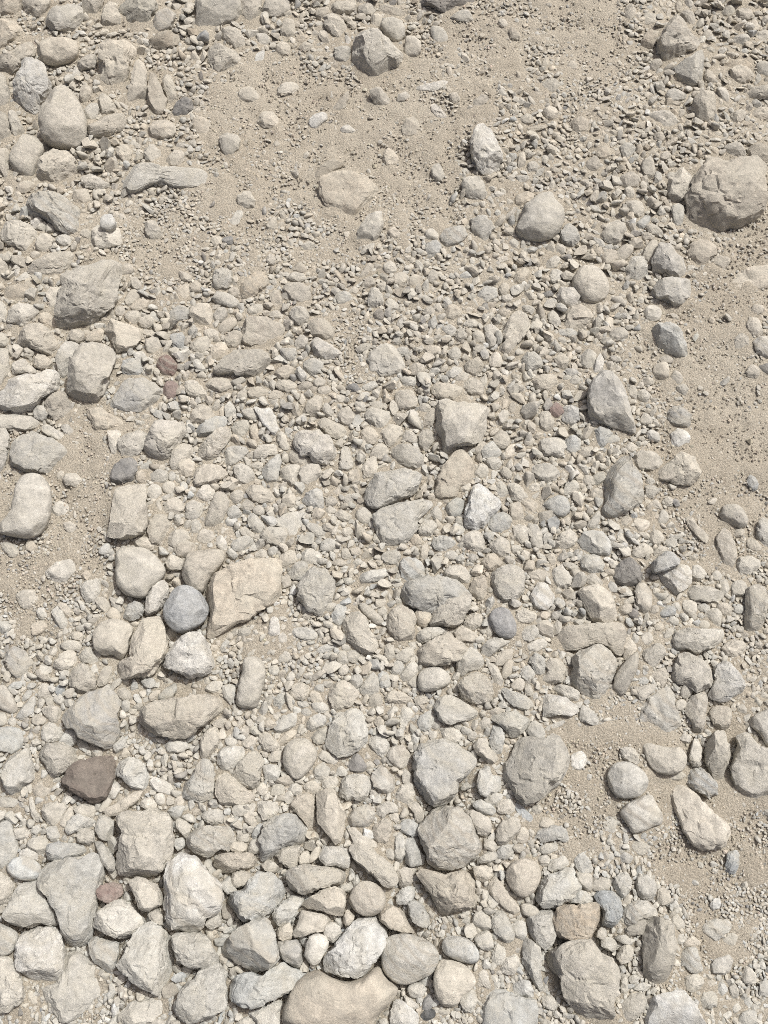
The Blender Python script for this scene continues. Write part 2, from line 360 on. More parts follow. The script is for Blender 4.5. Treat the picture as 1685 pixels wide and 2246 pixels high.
STONES = """
@0 0
tm 0,-4 17,-4 18,8 16,12 8,13 0,12 -4,8
tm 18,0 22,-4 40,-4 41,7 36,14 30,15 25,12 19,7
ga 40,6 52,5 66,6 67,14 65,20 60,25 50,26 41,23 36,17 38,11
tm 67,-3 84,-3 82,10 78,15 69,13 67,8
cr 88,-1 95,1 95,8 98,15 99,21 93,24 83,23 82,15 84,7
vm 96,2 103,-3 120,-3 127,2 126,10 123,18 117,23 110,25 103,21 99,13 95,8
ta 127,8 135,6 142,11 141,16 138,24 130,26 122,28 123,18
nm 125,30 131,26 140,26 145,29 145,36 138,40 128,41 122,36 120,32
tm -4,16 12,16 14,20 19,23 20,28 15,33 8,36 0,44 -6,40
tm -2,46 10,44 20,32 25,33 28,40 28,46 17,52 16,57 10,60 3,58 -2,53
cr 29,40 34,33 44,30 60,33 64,40 62,48 55,51 42,53 33,48
wm 17,49 22,46 30,49 37,56 38,62 42,70 38,76 33,84 33,93 30,96 24,94 17,86 11,78 11,68 13,62 17,56
tm -5,58 0,58 4,62 8,75 8,84 5,90 -4,89
crh 38,80 43,74 52,71 58,74 63,82 68,90 70,100 70,112 66,117 60,120 48,119 38,116 33,108 32,98 34,88
gr -6,90 0,90 5,92 8,104 10,112 9,116 4,117 -4,115
tm 6,90 11,88 15,96 19,103 20,110 13,114 10,108
gr 10,122 17,110 22,108 29,110 34,116 36,122 33,128 30,136 28,144 22,145 14,140 9,134 8,128
cm 33,128 37,122 44,120 54,122 61,130 63,142 60,146 52,148 48,152 40,147 30,143 30,136
tm -5,120 6,120 8,128 8,140 10,148 6,150 2,140 -4,136
cm 85,30 93,32 100,29 106,33 110,38 108,46 106,54 104,68 98,74 90,74 83,68 80,60 80,50 80,42
tm 62,50 70,44 78,44 78,54 72,56 64,56
ca 110,47 116,50 119,58 119,72 122,80 118,85 108,87 103,84 104,74 107,60
ta 120,56 126,58 128,66 132,74 135,80 134,90 130,94 122,92 119,84 120,70
tm 132,60 138,61 141,68 144,80 140,86 136,88 135,76 131,70
dm 142,84 150,78 156,82 156,88 150,94 144,95 138,93
cr 80,76 84,75 90,80 94,87 93,91 86,95 82,92 79,84
tm 72,100 80,97 92,93 100,91 102,96 101,104 94,108 84,111 74,111 71,106
tm 118,104 126,97 136,97 142,102 143,107 139,112 130,113 121,111
ta 66,69 73,69 74,76 71,84 67,84 65,76
tm 69,86 76,83 79,86 79,95 74,99 70,96
cf 101,145 106,138 111,132 120,133 134,138 150,136 165,136 169,142 166,152 155,155 142,153 137,147 125,149 113,156 106,157 101,152
tm 65,142 74,140 85,147 92,152 82,154 70,152 66,148
tm 94,120 101,116 107,122 106,130 101,133 94,128
ga 117,120 124,116 130,122 130,129 124,133 117,129
ta 134,128 142,122 148,122 148,133 140,135 132,131
tm 60,155 70,152 72,158 72,166 64,166 60,162
tm 14,150 20,146 28,148 28,153 22,156 15,156
@400 0
ga 10,0 25,-3 47,-1 47,12 44,17 38,19 30,22 24,27 17,26 11,20 13,10
tm 48,-3 62,-2 64,6 62,14 59,22 55,24 50,20 47,12
tm 64,2 70,-2 86,0 87,6 84,12 80,16 70,14 64,9
cm 32,24 40,21 46,24 50,30 52,37 46,42 40,39 33,33 31,28
cm 22,38 30,36 40,39 46,43 49,49 46,53 38,57 30,60 25,58 21,50
ga 82,17 86,15 90,16 91,28 87,32 82,33 81,26
cr 76,37 82,34 87,37 86,43 82,45 76,43
cm 115,13 121,11 128,14 134,22 131,27 129,34 125,35 120,28 115,22
cmh 138,36 142,28 152,25 160,25 165,31 172,36 178,43 178,50 172,55 168,53 165,60 162,68 155,71 147,68 142,62 138,50
ta 152,72 160,71 168,80 170,86 163,88 157,85 152,78
cm 46,74 50,71 57,71 60,76 64,80 58,83 49,81 46,78
cm 78,70 84,67 92,67 94,70 90,75 82,77 78,75
cm 61,97 66,91 74,91 77,96 76,102 68,104 62,100
wr 104,97 106,92 115,91 117,95 110,104 106,108 103,103
ta 30,110 36,107 45,109 47,114 46,120 40,127 36,128 32,122
tre 7,98 14,94 21,97 24,104 26,112 26,120 20,118 14,110 8,104
nf 104,144 112,134 122,128 131,133 128,136 118,141 108,146
ta 121,2 140,0 141,8 136,11 124,12 120,7
ta 142,4 152,3 157,9 152,12 144,12
ta 109,8 117,6 119,10 112,16 107,16
tm 111,25 116,25 119,32 122,36 116,37 111,31
ga 124,38 130,37 136,38 137,50 133,53 126,52 123,46
tf 121,88 128,80 133,74 135,77 131,88 124,90
wfe 58,57 60,44 66,42 66,48 63,57
wa 128,103 134,101 141,106 135,108 129,107
ca 153,12 158,11 161,14 160,24 153,24
tr 93,31 101,27 102,30 96,36 93,35
tr 94,38 100,34 106,37 105,41 98,42
tme 59,32 62,27 70,29 72,38 65,39 60,35
@800 0
crh 13,18 18,15 26,14 31,19 33,26 30,33 26,36 20,31 14,24
cr 33,29 39,29 45,34 46,40 43,46 36,48 32,42 33,36
tf 12,6 18,4 30,9 35,12 31,15 22,13 12,10
dm 42,0 50,-4 85,-4 90,0 84,4 76,7 70,11 62,11 57,6 48,4
gre 53,21 60,21 66,26 68,34 64,38 57,35 54,28
wmh 88,106 92,100 97,99 100,104 104,108 106,114 111,121 111,130 107,137 103,142 97,143 92,138 88,131 86,123 86,114
tre 30,104 33,96 38,94 43,96 45,104 43,112 36,113 31,109
cme 15,122 20,119 25,124 28,130 24,136 17,136 15,130
gm 79,145 86,142 93,143 97,150 100,158 93,162 86,162 80,156 78,150
ga 55,134 60,131 63,136 64,144 58,147 55,142
ca 144,90 150,86 155,88 157,96 153,99 147,97
tr 69,76 74,75 77,80 74,84 69,81
gre 145,65 150,63 156,64 158,70 152,77 144,76 140,71
tr 117,24 121,22 126,30 124,34 118,31
tr 109,16 113,15 116,20 112,23 108,20
tf 88,82 95,77 100,79 96,86 89,88
tm 124,97 131,92 136,95 136,100 127,101
ta 126,122 129,122 130,133 126,138 123,134
cr 131,133 136,130 140,132 140,138 134,140
gf 122,142 134,143 125,150
cr 27,77 34,74 37,78 31,82 26,82
nf 128,104 146,101 147,103 136,107 128,107
wme 40,70 68,64 66,70 54,76 42,74
wme 54,84 58,84 68,97 64,99 57,94 54,89
ta 70,14 76,9 83,8 89,17 83,18 74,16
@1235 0
tmh 87,15 93,12 98,14 101,22 104,26 110,28 110,34 107,40 102,41 97,44 92,48 88,54 82,53 79,46 75,40 76,32 80,26 84,22
tr 94,11 101,8 106,11 107,17 104,23 101,20 98,14
ga 94,52 102,45 110,39 113,41 115,48 113,56 112,66 106,69 98,71 91,66 90,60 89,55
om 63,36 66,28 70,24 77,25 76,32 73,40 69,42 64,39
cah 106,80 113,75 122,73 124,80 125,88 122,96 117,100 110,98 105,93 104,86
ca 125,70 131,71 134,77 134,83 136,88 132,87 126,78
gm 84,75 90,71 96,74 101,77 96,80 88,82 84,79
cre 67,94 74,89 84,89 91,94 93,102 90,106 82,106 74,100
cm 135,57 142,53 150,54 155,61 150,66 140,70 136,66
tm 128,56 136,50 145,48 153,50 154,54 148,54 136,56 130,60
tm 147,76 155,70 166,68 170,70 170,81 160,80 152,83 146,80
ore 150,92 158,87 166,86 170,92 166,98 154,98
cm 137,92 143,89 148,90 146,97 139,100 136,97
cm 51,5 55,3 59,8 58,14 53,18 50,14
cr 91,2 95,1 97,6 95,11 91,9
tme 65,12 75,11 76,20 66,24 64,18
ca 115,57 120,58 124,62 122,68 116,66 114,62
ta 131,6 138,5 139,10 133,14 128,12
ta 140,8 150,7 155,13 150,17 144,16 139,11
cre 155,28 165,23 170,28 166,34 156,34
cr 114,26 119,24 121,29 117,32 113,30
cr 115,38 121,38 123,42 117,44
cm 138,30 146,27 151,32 146,37 140,36
ca 72,50 78,47 80,52 74,58 69,55
ga 130,119 137,116 144,116 148,123 146,128 138,126 130,124
tm 150,120 158,116 168,118 168,128 160,134 152,130 150,125
cr 83,142 88,139 94,144 92,149 86,150
tr 66,130 72,127 74,132 75,142 70,147 66,142 64,135
ga 76,137 80,142 80,148 74,148
tr 20,130 26,126 30,130 28,138 23,140 19,136
tm 26,122 33,118 38,120 38,127 30,130
cr 50,152 54,150 58,156 57,161 52,162 50,157
tm 46,144 54,139 61,142 62,147 56,152 48,152
tm 6,99 12,95 19,96 21,102 16,106 8,107
ta 78,126 84,122 88,125 84,129 78,130
tme 0,56 8,48 12,53 10,58 2,59
tm 74,108 80,107 83,111 80,115 74,113
tf 81,117 92,110 92,114 84,119
cr 157,52 163,50 168,53 166,62 160,62 157,57
ga 47,118 54,116 59,119 55,126 49,128 47,123
@0 420
cmh 20,6 28,0 42,1 52,5 58,10 65,13 66,22 65,32 60,37 52,35 45,31 38,26 28,20 21,15
cm 0,34 4,25 14,23 24,27 30,33 31,40 28,47 26,53 20,52 14,46 6,43 1,38
ga 30,42 33,35 40,35 43,39 41,44 37,51 33,51 29,46
cm 45,38 50,35 55,36 58,40 54,44 47,43
tme 26,58 34,53 46,49 58,47 64,49 63,56 58,64 50,69 42,70 34,72 28,69 22,64
wro 82,22 87,18 92,21 93,28 89,31 83,30 81,26
ca 74,30 79,26 83,28 90,28 96,30 99,37 99,43 93,45 85,47 78,45 74,40
tr 67,31 71,30 74,34 73,40 69,39 66,35
cm 117,26 121,23 126,24 130,32 133,36 128,39 123,40 118,35
gmh 60,62 68,57 77,56 84,53 91,50 97,53 97,62 97,70 95,84 92,92 86,98 78,104 68,109 56,110 49,112 46,106 46,92 50,80 53,70
tr 96,62 102,58 107,60 108,65 103,68 97,67
tr 106,71 110,69 113,74 115,79 110,81 107,77
tm 102,84 108,79 114,82 113,87 106,92 102,92
tm 105,93 113,87 120,89 120,94 112,98 106,96
tme 2,84 6,77 14,75 20,76 21,70 28,70 28,78 24,84 18,90 10,89 3,88
wae 37,84 41,78 47,77 51,80 50,88 46,94 44,98 38,96 40,90
cm 6,100 12,92 20,90 32,94 33,99 28,103 22,108 15,108 8,106 5,104
cm 32,100 36,97 41,100 46,106 47,110 42,111 36,107 31,103
cr -4,88 4,90 6,98 4,105 -4,108
cm 13,120 18,111 26,106 33,107 40,112 45,119 49,125 48,130 38,132 30,128 20,126 14,123
tm -3,113 6,116 8,122 3,126 -3,125
cah 84,112 90,103 97,106 103,108 115,110 115,118 112,124 104,129 95,130 92,124 88,117
cm 56,114 60,111 68,114 68,119 63,122 57,119
tm 70,116 78,111 84,112 82,120 76,122 70,120
bf 137,100 143,93 150,93 154,99 153,103 141,104
cah 53,158 56,146 60,132 66,125 76,122 86,124 92,130 93,138 89,148 86,156 84,163 78,170 70,172 60,168 54,163
cm 45,135 52,122 60,121 64,125 60,133 56,145 51,152 47,146
cm 10,138 20,135 26,142 31,146 26,148 18,147 10,148
tm 27,138 30,132 36,133 42,138 40,142 34,144 28,141
cm -4,127 6,127 7,134 8,146 6,155 2,162 -4,162
wm 5,158 10,149 18,147 27,149 34,146 36,142 44,144 47,152 46,160 40,165 33,169 26,177 14,178 4,176 -3,172 -3,162
tm 6,124 12,125 13,134 10,137 7,131
pm 128,134 134,131 141,136 144,142 142,149 136,151 130,148 127,141
pm 133,157 138,153 143,157 143,164 137,168 132,164
cr 118,121 124,118 130,122 132,128 126,132 120,130
bm 99,138 106,134 114,138 116,146 110,150 103,150 99,145
bm 138,117 146,114 149,118 148,126 144,130 140,124
tm 113,104 119,100 126,104 125,110 118,111 113,108
tm 100,103 104,97 110,96 114,101 112,108 105,107
ta 94,94 98,92 101,96 99,101 94,100
sf 95,160 102,152 117,151 125,156 132,160 131,170 126,175 112,179 100,178 88,174
ta 145,64 151,66 157,70 154,73 147,72
cme 143,78 152,74 154,84 150,91 144,86
tf 116,111 124,113 128,116 124,118 116,115
tm -4,52 5,58 6,64 2,72 -4,72
@412 420
of 106,-6 110,-12 120,-16 134,-15 146,-10 153,-3 152,3 147,8 140,14 136,22 130,23 122,19 117,15 110,10 107,4
ca 40,4 46,-1 51,0 54,7 54,13 49,16 43,13 40,8
cfe 34,26 40,15 45,16 43,24 38,32
ta 63,30 68,21 71,21 72,29 69,33
ca 135,40 138,30 146,18 157,15 158,28 155,36 150,42 142,41
cf 140,48 146,43 151,42 150,46 142,51
ta 19,40 22,34 27,36 27,42 22,45
dm 28,38 36,36 36,42 30,43
cr 63,55 67,50 71,54 70,60 66,60
gm 21,64 28,61 36,65 37,73 32,79 22,79 20,72
tm 42,80 46,72 52,67 56,63 62,66 66,72 61,80 55,84 49,87 43,86
tm 33,80 40,76 42,84 38,86 34,84
cr 20,86 24,81 32,82 40,87 42,91 36,95 28,92 22,90
tr 2,76 7,72 11,75 10,81 4,82
ca 2,95 8,91 17,91 20,98 21,107 13,111 5,106 2,100
tr 21,100 26,94 31,95 32,101 27,106 22,105
tr 26,109 31,103 38,102 40,106 36,111 30,115 25,113
tm 13,113 19,110 25,113 25,117 20,119 14,117
cm 2,125 8,119 16,117 18,123 14,130 5,130
cr 19,128 24,123 30,123 33,128 30,134 24,137 19,133
tr 30,120 36,113 43,114 45,119 42,125 36,127 31,124
tf 43,122 46,104 52,101 62,102 70,106 78,108 78,116 75,123 67,128 60,126 48,126
omh 22,142 34,131 48,127 60,125 66,130 67,137 63,143 58,149 50,150 36,149 24,149 20,146
tf 76,78 82,74 92,74 99,78 100,86 99,92 90,92 84,86
tf 67,81 73,80 76,88 77,94 73,97 69,92 67,86
cr 82,98 86,93 94,93 99,99 97,106 92,109 86,108 83,104
tr 97,108 100,102 108,102 115,106 119,112 118,118 115,122 106,119 99,115
wa 100,121 104,118 112,122 120,127 126,130 122,134 112,136 103,134 101,127
cr 87,121 92,116 97,119 97,125 91,126 87,124
cm 80,70 86,66 93,66 96,70 90,73 82,73
ta 84,64 90,56 95,61 96,66 88,65
gr 119,85 124,81 131,82 133,87 129,91 122,91
cm 48,95 54,92 60,92 60,98 55,101 48,99
cm 65,100 70,96 77,99 77,103 68,102
sa 75,128 87,127 87,136 84,140 78,135
ga 94,138 100,136 109,138 106,146 100,150 95,145
gf 145,137 148,130 154,126 160,122 167,125 172,133 176,141 174,147 167,150 156,150 148,146
tf 136,127 142,123 149,124 146,129 138,130
ta 15,155 22,150 32,151 36,154 36,159 27,163 20,160 15,158
cm -2,153 5,152 11,158 16,164 14,168 2,166 -3,160
tr 72,155 80,152 88,156 88,160 82,163 74,160
tr 89,158 95,153 101,156 99,160 91,161
tr 70,146 76,142 85,142 87,147 82,151 73,151
ta 48,158 64,160 66,164 58,167 50,166
tr 65,166 70,161 76,162 78,167 70,168
tm 101,154 106,150 112,153 110,157 103,158
ta 106,159 113,157 117,162 112,165 106,163
tf 138,70 146,58 151,60 146,68 140,71
gm 146,84 148,78 153,77 157,84 159,90 152,95 146,94
tm 141,76 147,68 151,72 152,76 145,79
tr 153,75 160,73 162,78 156,82
dm 150,100 154,95 158,96 158,104 152,105
gr 92,44 98,40 103,43 101,47 94,48
gm 140,158 150,153 154,157 146,162
dm 127,158 136,155 139,160 135,163
@823 420
cr 7,60 12,55 16,58 17,64 13,67 8,66
gm 51,37 56,30 66,28 72,28 74,34 72,39 65,43 57,46 52,42
ca 41,31 47,30 51,34 50,40 42,40
bm 42,42 48,39 53,43 53,49 47,53 42,51
ga 78,21 83,20 90,20 94,25 97,29 93,35 91,43 87,44 82,40 79,34 78,28
crh 114,30 118,22 120,12 127,7 132,2 143,0 145,7 152,13 153,20 150,30 143,38 132,41 120,39 115,35
cm 112,4 122,0 129,2 126,8 118,12 114,12
gr 149,36 153,28 157,26 164,30 166,38 162,44 156,46 150,42
cf 97,54 106,52 107,55 102,58
ca 108,40 113,38 116,42 114,46 110,46
tm 10,32 15,29 20,33 20,38 14,39
ta 26,72 32,67 38,70 37,74 31,77 25,76
tm 42,72 46,62 50,66 50,71 46,75
gre 85,80 90,76 97,77 99,83 97,88 91,92 85,90 81,85
tm 100,78 104,73 108,76 108,82 103,85 100,82
tm 113,69 118,63 124,62 125,67 120,74 117,78 113,74
gr 141,70 144,63 149,62 152,66 150,71 146,75 142,74
cr 136,61 142,54 147,51 150,54 147,60 141,64
tm 56,100 60,92 66,91 70,96 69,102 63,105 57,104
ga 55,88 58,84 62,90 60,96 57,96
tm 40,96 44,92 49,96 48,100 41,100
ca 47,92 52,90 55,97 54,100 49,97
tm 98,98 104,94 109,97 107,101 100,101
cf 102,118 107,105 112,98 118,96 124,103 125,110 120,118 114,126 108,133 101,131 100,127 106,120
ca 88,110 94,107 100,112 98,116 90,116
ta 79,116 82,112 88,116 88,122 83,124 80,120
ta 65,118 67,111 74,112 74,118 67,122
tm 53,112 60,107 66,110 64,117 57,116
tm 70,108 76,103 82,105 83,109 75,110
wa 92,138 96,130 99,129 103,136 102,141 95,142
sa 85,126 88,125 92,132 91,139 88,137 85,131
cr 118,135 122,130 129,129 134,134 136,140 131,144 124,146 119,141
ta 145,135 151,130 156,136 155,142 151,146 147,140
tm 38,128 43,125 52,125 52,130 46,135 40,131
gr 60,130 65,125 69,129 69,134 63,137 60,135
tm 72,140 78,136 84,134 88,140 85,147 79,150 73,145
cr 58,146 64,142 71,142 70,147 63,151 58,150
gr 28,142 33,139 39,141 40,146 35,149 29,148
br 17,128 22,125 27,127 27,132 20,132
gm 20,152 26,149 33,151 33,157 24,157
cm 45,158 52,154 62,156 71,158 70,164 66,168 54,170 47,164
tm 71,156 77,150 84,152 88,160 87,165 79,166 73,162
ta 64,152 70,146 77,148 76,153 68,155
tm 127,152 134,148 146,148 148,154 144,160 134,162 128,158
bm 154,143 162,144 165,148 156,151
ca 140,98 144,95 148,101 150,107 146,109 141,105
wm 146,84 150,78 160,77 167,81 165,88 160,93 154,94 149,90
gf 148,112 158,111 165,115 158,118 148,117
cr 118,93 124,92 129,94 127,99 120,98
ca 8,90 12,86 18,91 19,95 12,96
da 135,82 142,80 144,84 138,86
cm 103,85 108,83 112,86 110,90 103,90
@1235 420
ca 85,-10 92,-17 98,-23 102,-15 106,-9 104,3 98,7 90,10 86,6 84,-3
omh 97,22 98,14 101,0 104,-8 110,-18 120,-28 130,-27 145,-27 161,-30 163,-20 163,0 165,8 162,16 158,22 148,26 135,30 120,33 108,31 99,27
gm 88,14 93,10 98,12 97,20 96,28 93,31 90,26 89,20
ca 51,8 58,6 64,8 66,14 65,19 61,22 56,19 52,13
ta 59,26 66,20 71,19 70,25 64,32 60,29
cm 67,28 73,26 79,31 80,34 76,37 69,32
cr 62,37 67,33 74,36 72,39 64,40
cr 70,22 75,21 79,25 73,25
gm 30,36 36,26 44,23 50,27 52,33 48,40 43,44 35,41 31,38
cr 25,37 31,39 35,44 32,46 25,42
tr 25,47 30,45 33,50 29,53 25,50
ta 32,52 37,48 42,48 43,54 38,61 32,58
tr 43,50 48,44 56,44 56,49 50,56 43,58
tm 65,47 71,40 76,39 76,45 72,55 67,60 65,52
cm 51,60 56,53 65,52 67,58 69,66 66,72 60,74 54,70 51,66
sah 74,50 78,42 84,42 91,47 97,51 99,57 100,61 98,67 93,69 84,67 73,65 71,58
sah 72,80 77,73 88,70 100,69 103,72 104,80 100,87 95,92 89,93 82,88 74,87
om 101,52 103,42 110,39 118,40 125,44 124,50 119,54 115,59 110,61 104,58
tme 120,55 127,52 134,55 133,61 126,64 120,60
crh 7,75 12,64 18,60 27,61 33,67 37,74 37,82 32,88 24,91 16,89 13,84 9,80
tme 0,112 0,97 8,92 14,90 22,94 26,102 22,108 14,114 8,118 0,118
cr 65,97 69,92 76,92 80,97 78,103 72,105 67,103
tr 37,115 42,110 48,110 53,115 50,119 43,121 39,119
gah 73,110 78,106 88,107 95,112 99,122 101,130 101,134 94,135 86,132 79,127 74,122 73,116
tm 78,135 84,132 90,136 87,139 80,138
cr 73,142 78,138 84,138 86,145 85,151 78,153 73,149
tm 87,150 91,145 96,149 97,153 92,157 88,154
wa 24,142 28,134 31,129 33,138 31,146 27,149 24,147
ga 14,133 20,128 27,131 25,140 20,145 15,140
cfe 130,74 142,66 155,60 166,59 170,70 166,78 152,80 142,86 134,80
tm 151,96 156,91 162,93 163,98 158,101 152,100
cm 148,108 152,102 158,103 161,112 161,116 155,117 150,112
tre 138,118 144,114 150,118 151,126 148,131 141,132 138,125
wa 154,122 158,117 170,118 172,134 162,134 156,129
tm 149,146 153,139 159,144 160,149 154,152 149,150
dm 157,142 168,138 170,148 160,147
cr 5,153 9,148 14,152 13,156 6,157
tm 52,160 57,156 60,161 59,168 53,166
tm 60,162 66,160 70,164 68,170 60,170
ta 92,158 98,155 101,160 98,165 93,164
tm 64,151 71,150 74,155 66,157
@0 860
ome 36,8 42,2 48,-1 53,1 57,8 60,15 62,18 57,24 50,27 44,24 38,16
ga 28,14 31,10 36,13 38,19 36,23 30,21 27,18
gf -4,18 12,18 26,20 33,24 30,28 20,31 8,31 -4,28
sr -6,24 3,28 8,35 7,46 5,56 3,64 -6,68
cf 8,50 10,42 17,35 27,31 36,36 46,40 55,46 60,52 52,59 42,65 33,68 24,65 14,62 9,58
crh 13,74 19,68 27,66 35,69 40,76 42,86 41,98 38,108 32,115 24,118 10,116 -3,112 2,104 8,100 11,90
tm 50,70 55,66 62,67 66,70 62,76 54,75
tr 46,66 51,63 54,66 48,71
ome 70,15 74,13 82,12 88,17 98,20 110,26 112,31 100,32 90,30 86,33 79,33 75,26
ca 87,33 93,30 98,33 96,38 94,44 96,54 92,56 90,46
cm 94,40 100,34 110,31 120,33 118,42 114,50 108,54 98,52 95,46
smh 115,44 120,36 122,28 126,22 133,22 140,24 148,24 150,30 147,38 144,47 138,53 131,57 124,57 118,52
dm 90,66 92,58 98,54 106,53 111,57 110,66 108,72 98,74 90,72
om 110,66 115,63 119,68 118,75 111,72
tm 120,67 128,63 135,64 136,70 130,73 121,72
cr 138,64 142,66 142,71 138,72 136,69
cah 92,76 106,74 117,73 119,82 119,95 119,108 116,113 108,117 98,119 90,118 86,115 90,104 90,92
cr 119,79 124,75 130,77 130,84 125,87 120,84
tr 131,76 137,72 142,75 140,82 134,82
tm 134,92 140,85 146,88 149,94 144,98 136,98 131,96
cm 150,92 156,88 163,91 164,97 158,103 151,101
tm 120,104 126,99 134,99 138,106 138,114 134,121 127,125 122,121 119,112
ta 138,114 146,110 152,113 155,120 150,123 142,126 135,122
ta 142,124 148,121 156,122 158,130 150,134 144,132 142,128
ca 139,132 149,137 146,143 136,143 134,137
crh 94,132 97,127 106,126 118,127 125,132 133,141 133,148 128,154 122,158 118,166 110,166 100,163 94,154 94,142
cm 108,119 116,117 121,118 124,124 121,128 114,126 109,124
cm 138,52 142,44 148,42 154,42 156,48 152,54 148,58 144,64 139,64 137,57
cm 145,60 150,55 156,55 157,62 156,69 150,69 145,66
cme 37,146 40,139 48,136 58,135 64,139 65,143 60,147 54,155 48,156 40,153
cm 64,156 72,152 80,152 82,160 80,168 70,170 66,164
cme 44,91 50,88 56,94 54,100 46,101 42,98
tme 1,121 6,120 12,126 18,130 14,134 8,133 3,128
tm 21,121 25,119 30,126 26,129 21,127
wr 80,128 86,122 90,124 87,131 81,131
cf 34,28 40,27 50,33 56,41 52,42 44,37 38,34
tf 49,28 55,26 62,34 54,34
tre 51,107 57,104 63,107 62,114 56,114
tm 66,147 70,144 75,149 70,152
@412 860
cm 2,18 8,10 13,9 19,15 24,20 20,24 8,26 3,24
ba 7,31 9,27 18,21 28,19 33,22 28,29 20,34 10,36 7,34
cm 8,48 14,37 24,30 30,28 35,30 34,38 28,46 24,54 16,58 11,54
vm 35,29 38,24 48,22 50,27 48,33 43,38 37,34
wf 54,11 60,14 66,12 70,18 72,24 74,34 71,37 66,32 60,26 57,19
ca 44,15 50,13 56,15 57,22 50,23 45,19
oa 51,27 55,25 57,33 58,40 53,41 51,34
ca 53,48 58,43 70,42 74,48 70,51 62,54 53,54
cm 73,34 77,32 80,38 83,44 81,48 76,45 73,40
wmh 85,44 87,36 92,29 100,30 108,29 114,35 119,43 121,52 118,56 110,58 101,57 98,52 90,52
cm 104,25 110,21 116,23 124,26 129,30 128,35 122,38 115,36 108,29
ta 97,8 104,2 109,4 108,12 104,21 98,18 95,13
tm 109,14 112,8 117,14 118,19 112,20
tm 120,18 124,14 130,12 134,20 131,26 125,25
cm 143,17 148,12 156,15 164,15 163,23 158,28 154,30 146,24
tm 139,32 145,28 151,30 155,36 150,42 146,42 142,38
cm 156,31 163,25 172,28 174,33 170,42 166,46 160,42
cm 148,46 155,41 160,43 162,49 156,56 149,52
cr 142,60 147,53 152,54 153,62 152,68 146,71 142,66
cm 122,60 125,44 130,44 133,52 134,60 130,66 124,64
gf 30,48 34,44 44,44 50,48 44,54 36,60 31,60
cm 5,62 14,59 22,59 30,62 32,66 27,71 18,75 8,78 3,77 5,68
cr 36,61 43,57 50,60 54,67 53,74 46,75 40,73 38,67
cm 50,59 56,56 61,58 58,63 51,62
ga 61,62 66,55 74,50 76,56 74,64 73,73 66,76 62,72 60,66
ca 75,62 80,58 90,59 91,66 89,73 86,77 80,74 75,69
tm 90,62 98,58 106,58 109,65 104,73 97,77 91,74
tm 82,50 86,47 92,52 100,54 99,59 90,60 83,56
cm 47,80 50,75 60,76 66,79 70,86 70,89 60,90 52,87
wm 7,82 14,75 21,79 20,85 12,90 7,86
tr 13,108 18,92 22,82 29,81 34,88 32,95 28,104 20,112 14,111
cm -1,90 6,88 12,93 12,98 6,103 -1,101
sa 92,88 96,82 104,77 109,80 110,90 110,95 102,94 95,92
gr 111,87 116,84 121,88 118,93 112,92
tr 126,85 132,82 135,88 130,91 126,89
ca 111,96 115,92 121,96 116,99
ta 118,98 124,95 132,100 130,106 122,102
cmh 142,84 148,72 153,65 165,64 176,62 190,66 188,72 184,80 176,86 165,91 152,95 144,91
cr 136,98 142,93 148,98 149,105 144,107 138,104
tr 53,94 58,91 63,97 58,100 53,98
ga 32,96 38,92 43,97 43,103 34,103
ga 49,102 53,98 58,103 62,108 60,114 54,113 50,107
cfe 70,104 78,98 86,97 95,97 94,106 94,112 90,118 84,122 80,114 74,108 66,108
cm 58,116 62,110 70,109 80,110 80,116 78,123 70,124 62,120
tm 98,105 104,108 112,111 114,117 106,118 100,114 97,109
gr 108,122 114,118 120,122 118,128 110,129 107,126
cm 36,122 42,118 50,118 54,121 48,127 40,129 36,126
tr 7,118 12,112 20,113 21,119 15,123 8,121
wa 22,118 27,116 31,121 32,127 27,129 24,124
tm 32,128 36,126 41,132 37,135 32,132
cme 24,112 30,107 37,112 36,118 28,118
tf 42,112 46,109 52,114 56,118 50,119 43,115
cm 55,131 60,127 64,128 64,133 58,135 55,134
cr 65,127 70,125 74,128 70,132 66,133
tm 46,134 50,131 54,133 52,138 47,137
ga 92,130 98,127 106,130 109,134 102,138 98,141 93,136
tm 75,134 80,129 86,129 87,136 80,143 75,140
tr 81,146 86,139 93,136 98,139 97,146 93,152 86,152 82,149
gmh 88,158 92,152 97,144 105,142 112,143 117,150 120,158 117,168 114,176 106,181 98,178 92,170 88,164
ca 136,152 142,146 150,144 160,143 162,148 154,153 144,155 138,156
gr 155,134 161,128 170,128 173,133 168,140 160,140
tr 116,137 122,135 129,138 126,141 117,140
cm 133,138 138,134 142,138 138,141
va 126,151 132,150 134,155 128,156
tm 124,112 130,109 134,112 130,117 125,115
tm 125,127 129,126 132,133 128,136 124,132
tm 131,128 138,125 141,130 136,133
tm 34,84 40,80 45,80 44,87 38,92 35,88
gm 3,104 8,103 11,108 8,115 3,113
ga 30,12 34,8 39,14 37,20 31,20
trh -5,146 -2,136 2,129 12,128 26,127 30,131 29,137 24,143 18,150 14,158 12,162 4,160 -2,154
@823 860
cr 16,2 20,-2 30,-2 34,5 34,10 28,15 20,14 16,8
cah 50,12 53,6 58,4 64,7 74,9 84,9 93,12 91,18 90,26 89,32 86,38 80,43 70,44 60,49 55,49 53,40 49,30 49,22
of 47,86 50,72 55,60 64,49 70,46 75,51 80,60 79,68 76,75 70,76 66,86 60,88 54,88
cr 13,46 20,42 28,42 34,46 38,53 41,59 36,62 26,61 18,58 14,52
tm 21,34 26,31 31,34 34,39 33,41 25,40 21,38
tm 35,34 42,29 47,32 47,40 40,50 36,44
cr 35,12 40,9 45,12 43,17 37,17
cr 24,18 29,14 35,17 34,21 26,22
tm 39,28 40,20 46,13 50,15 46,27
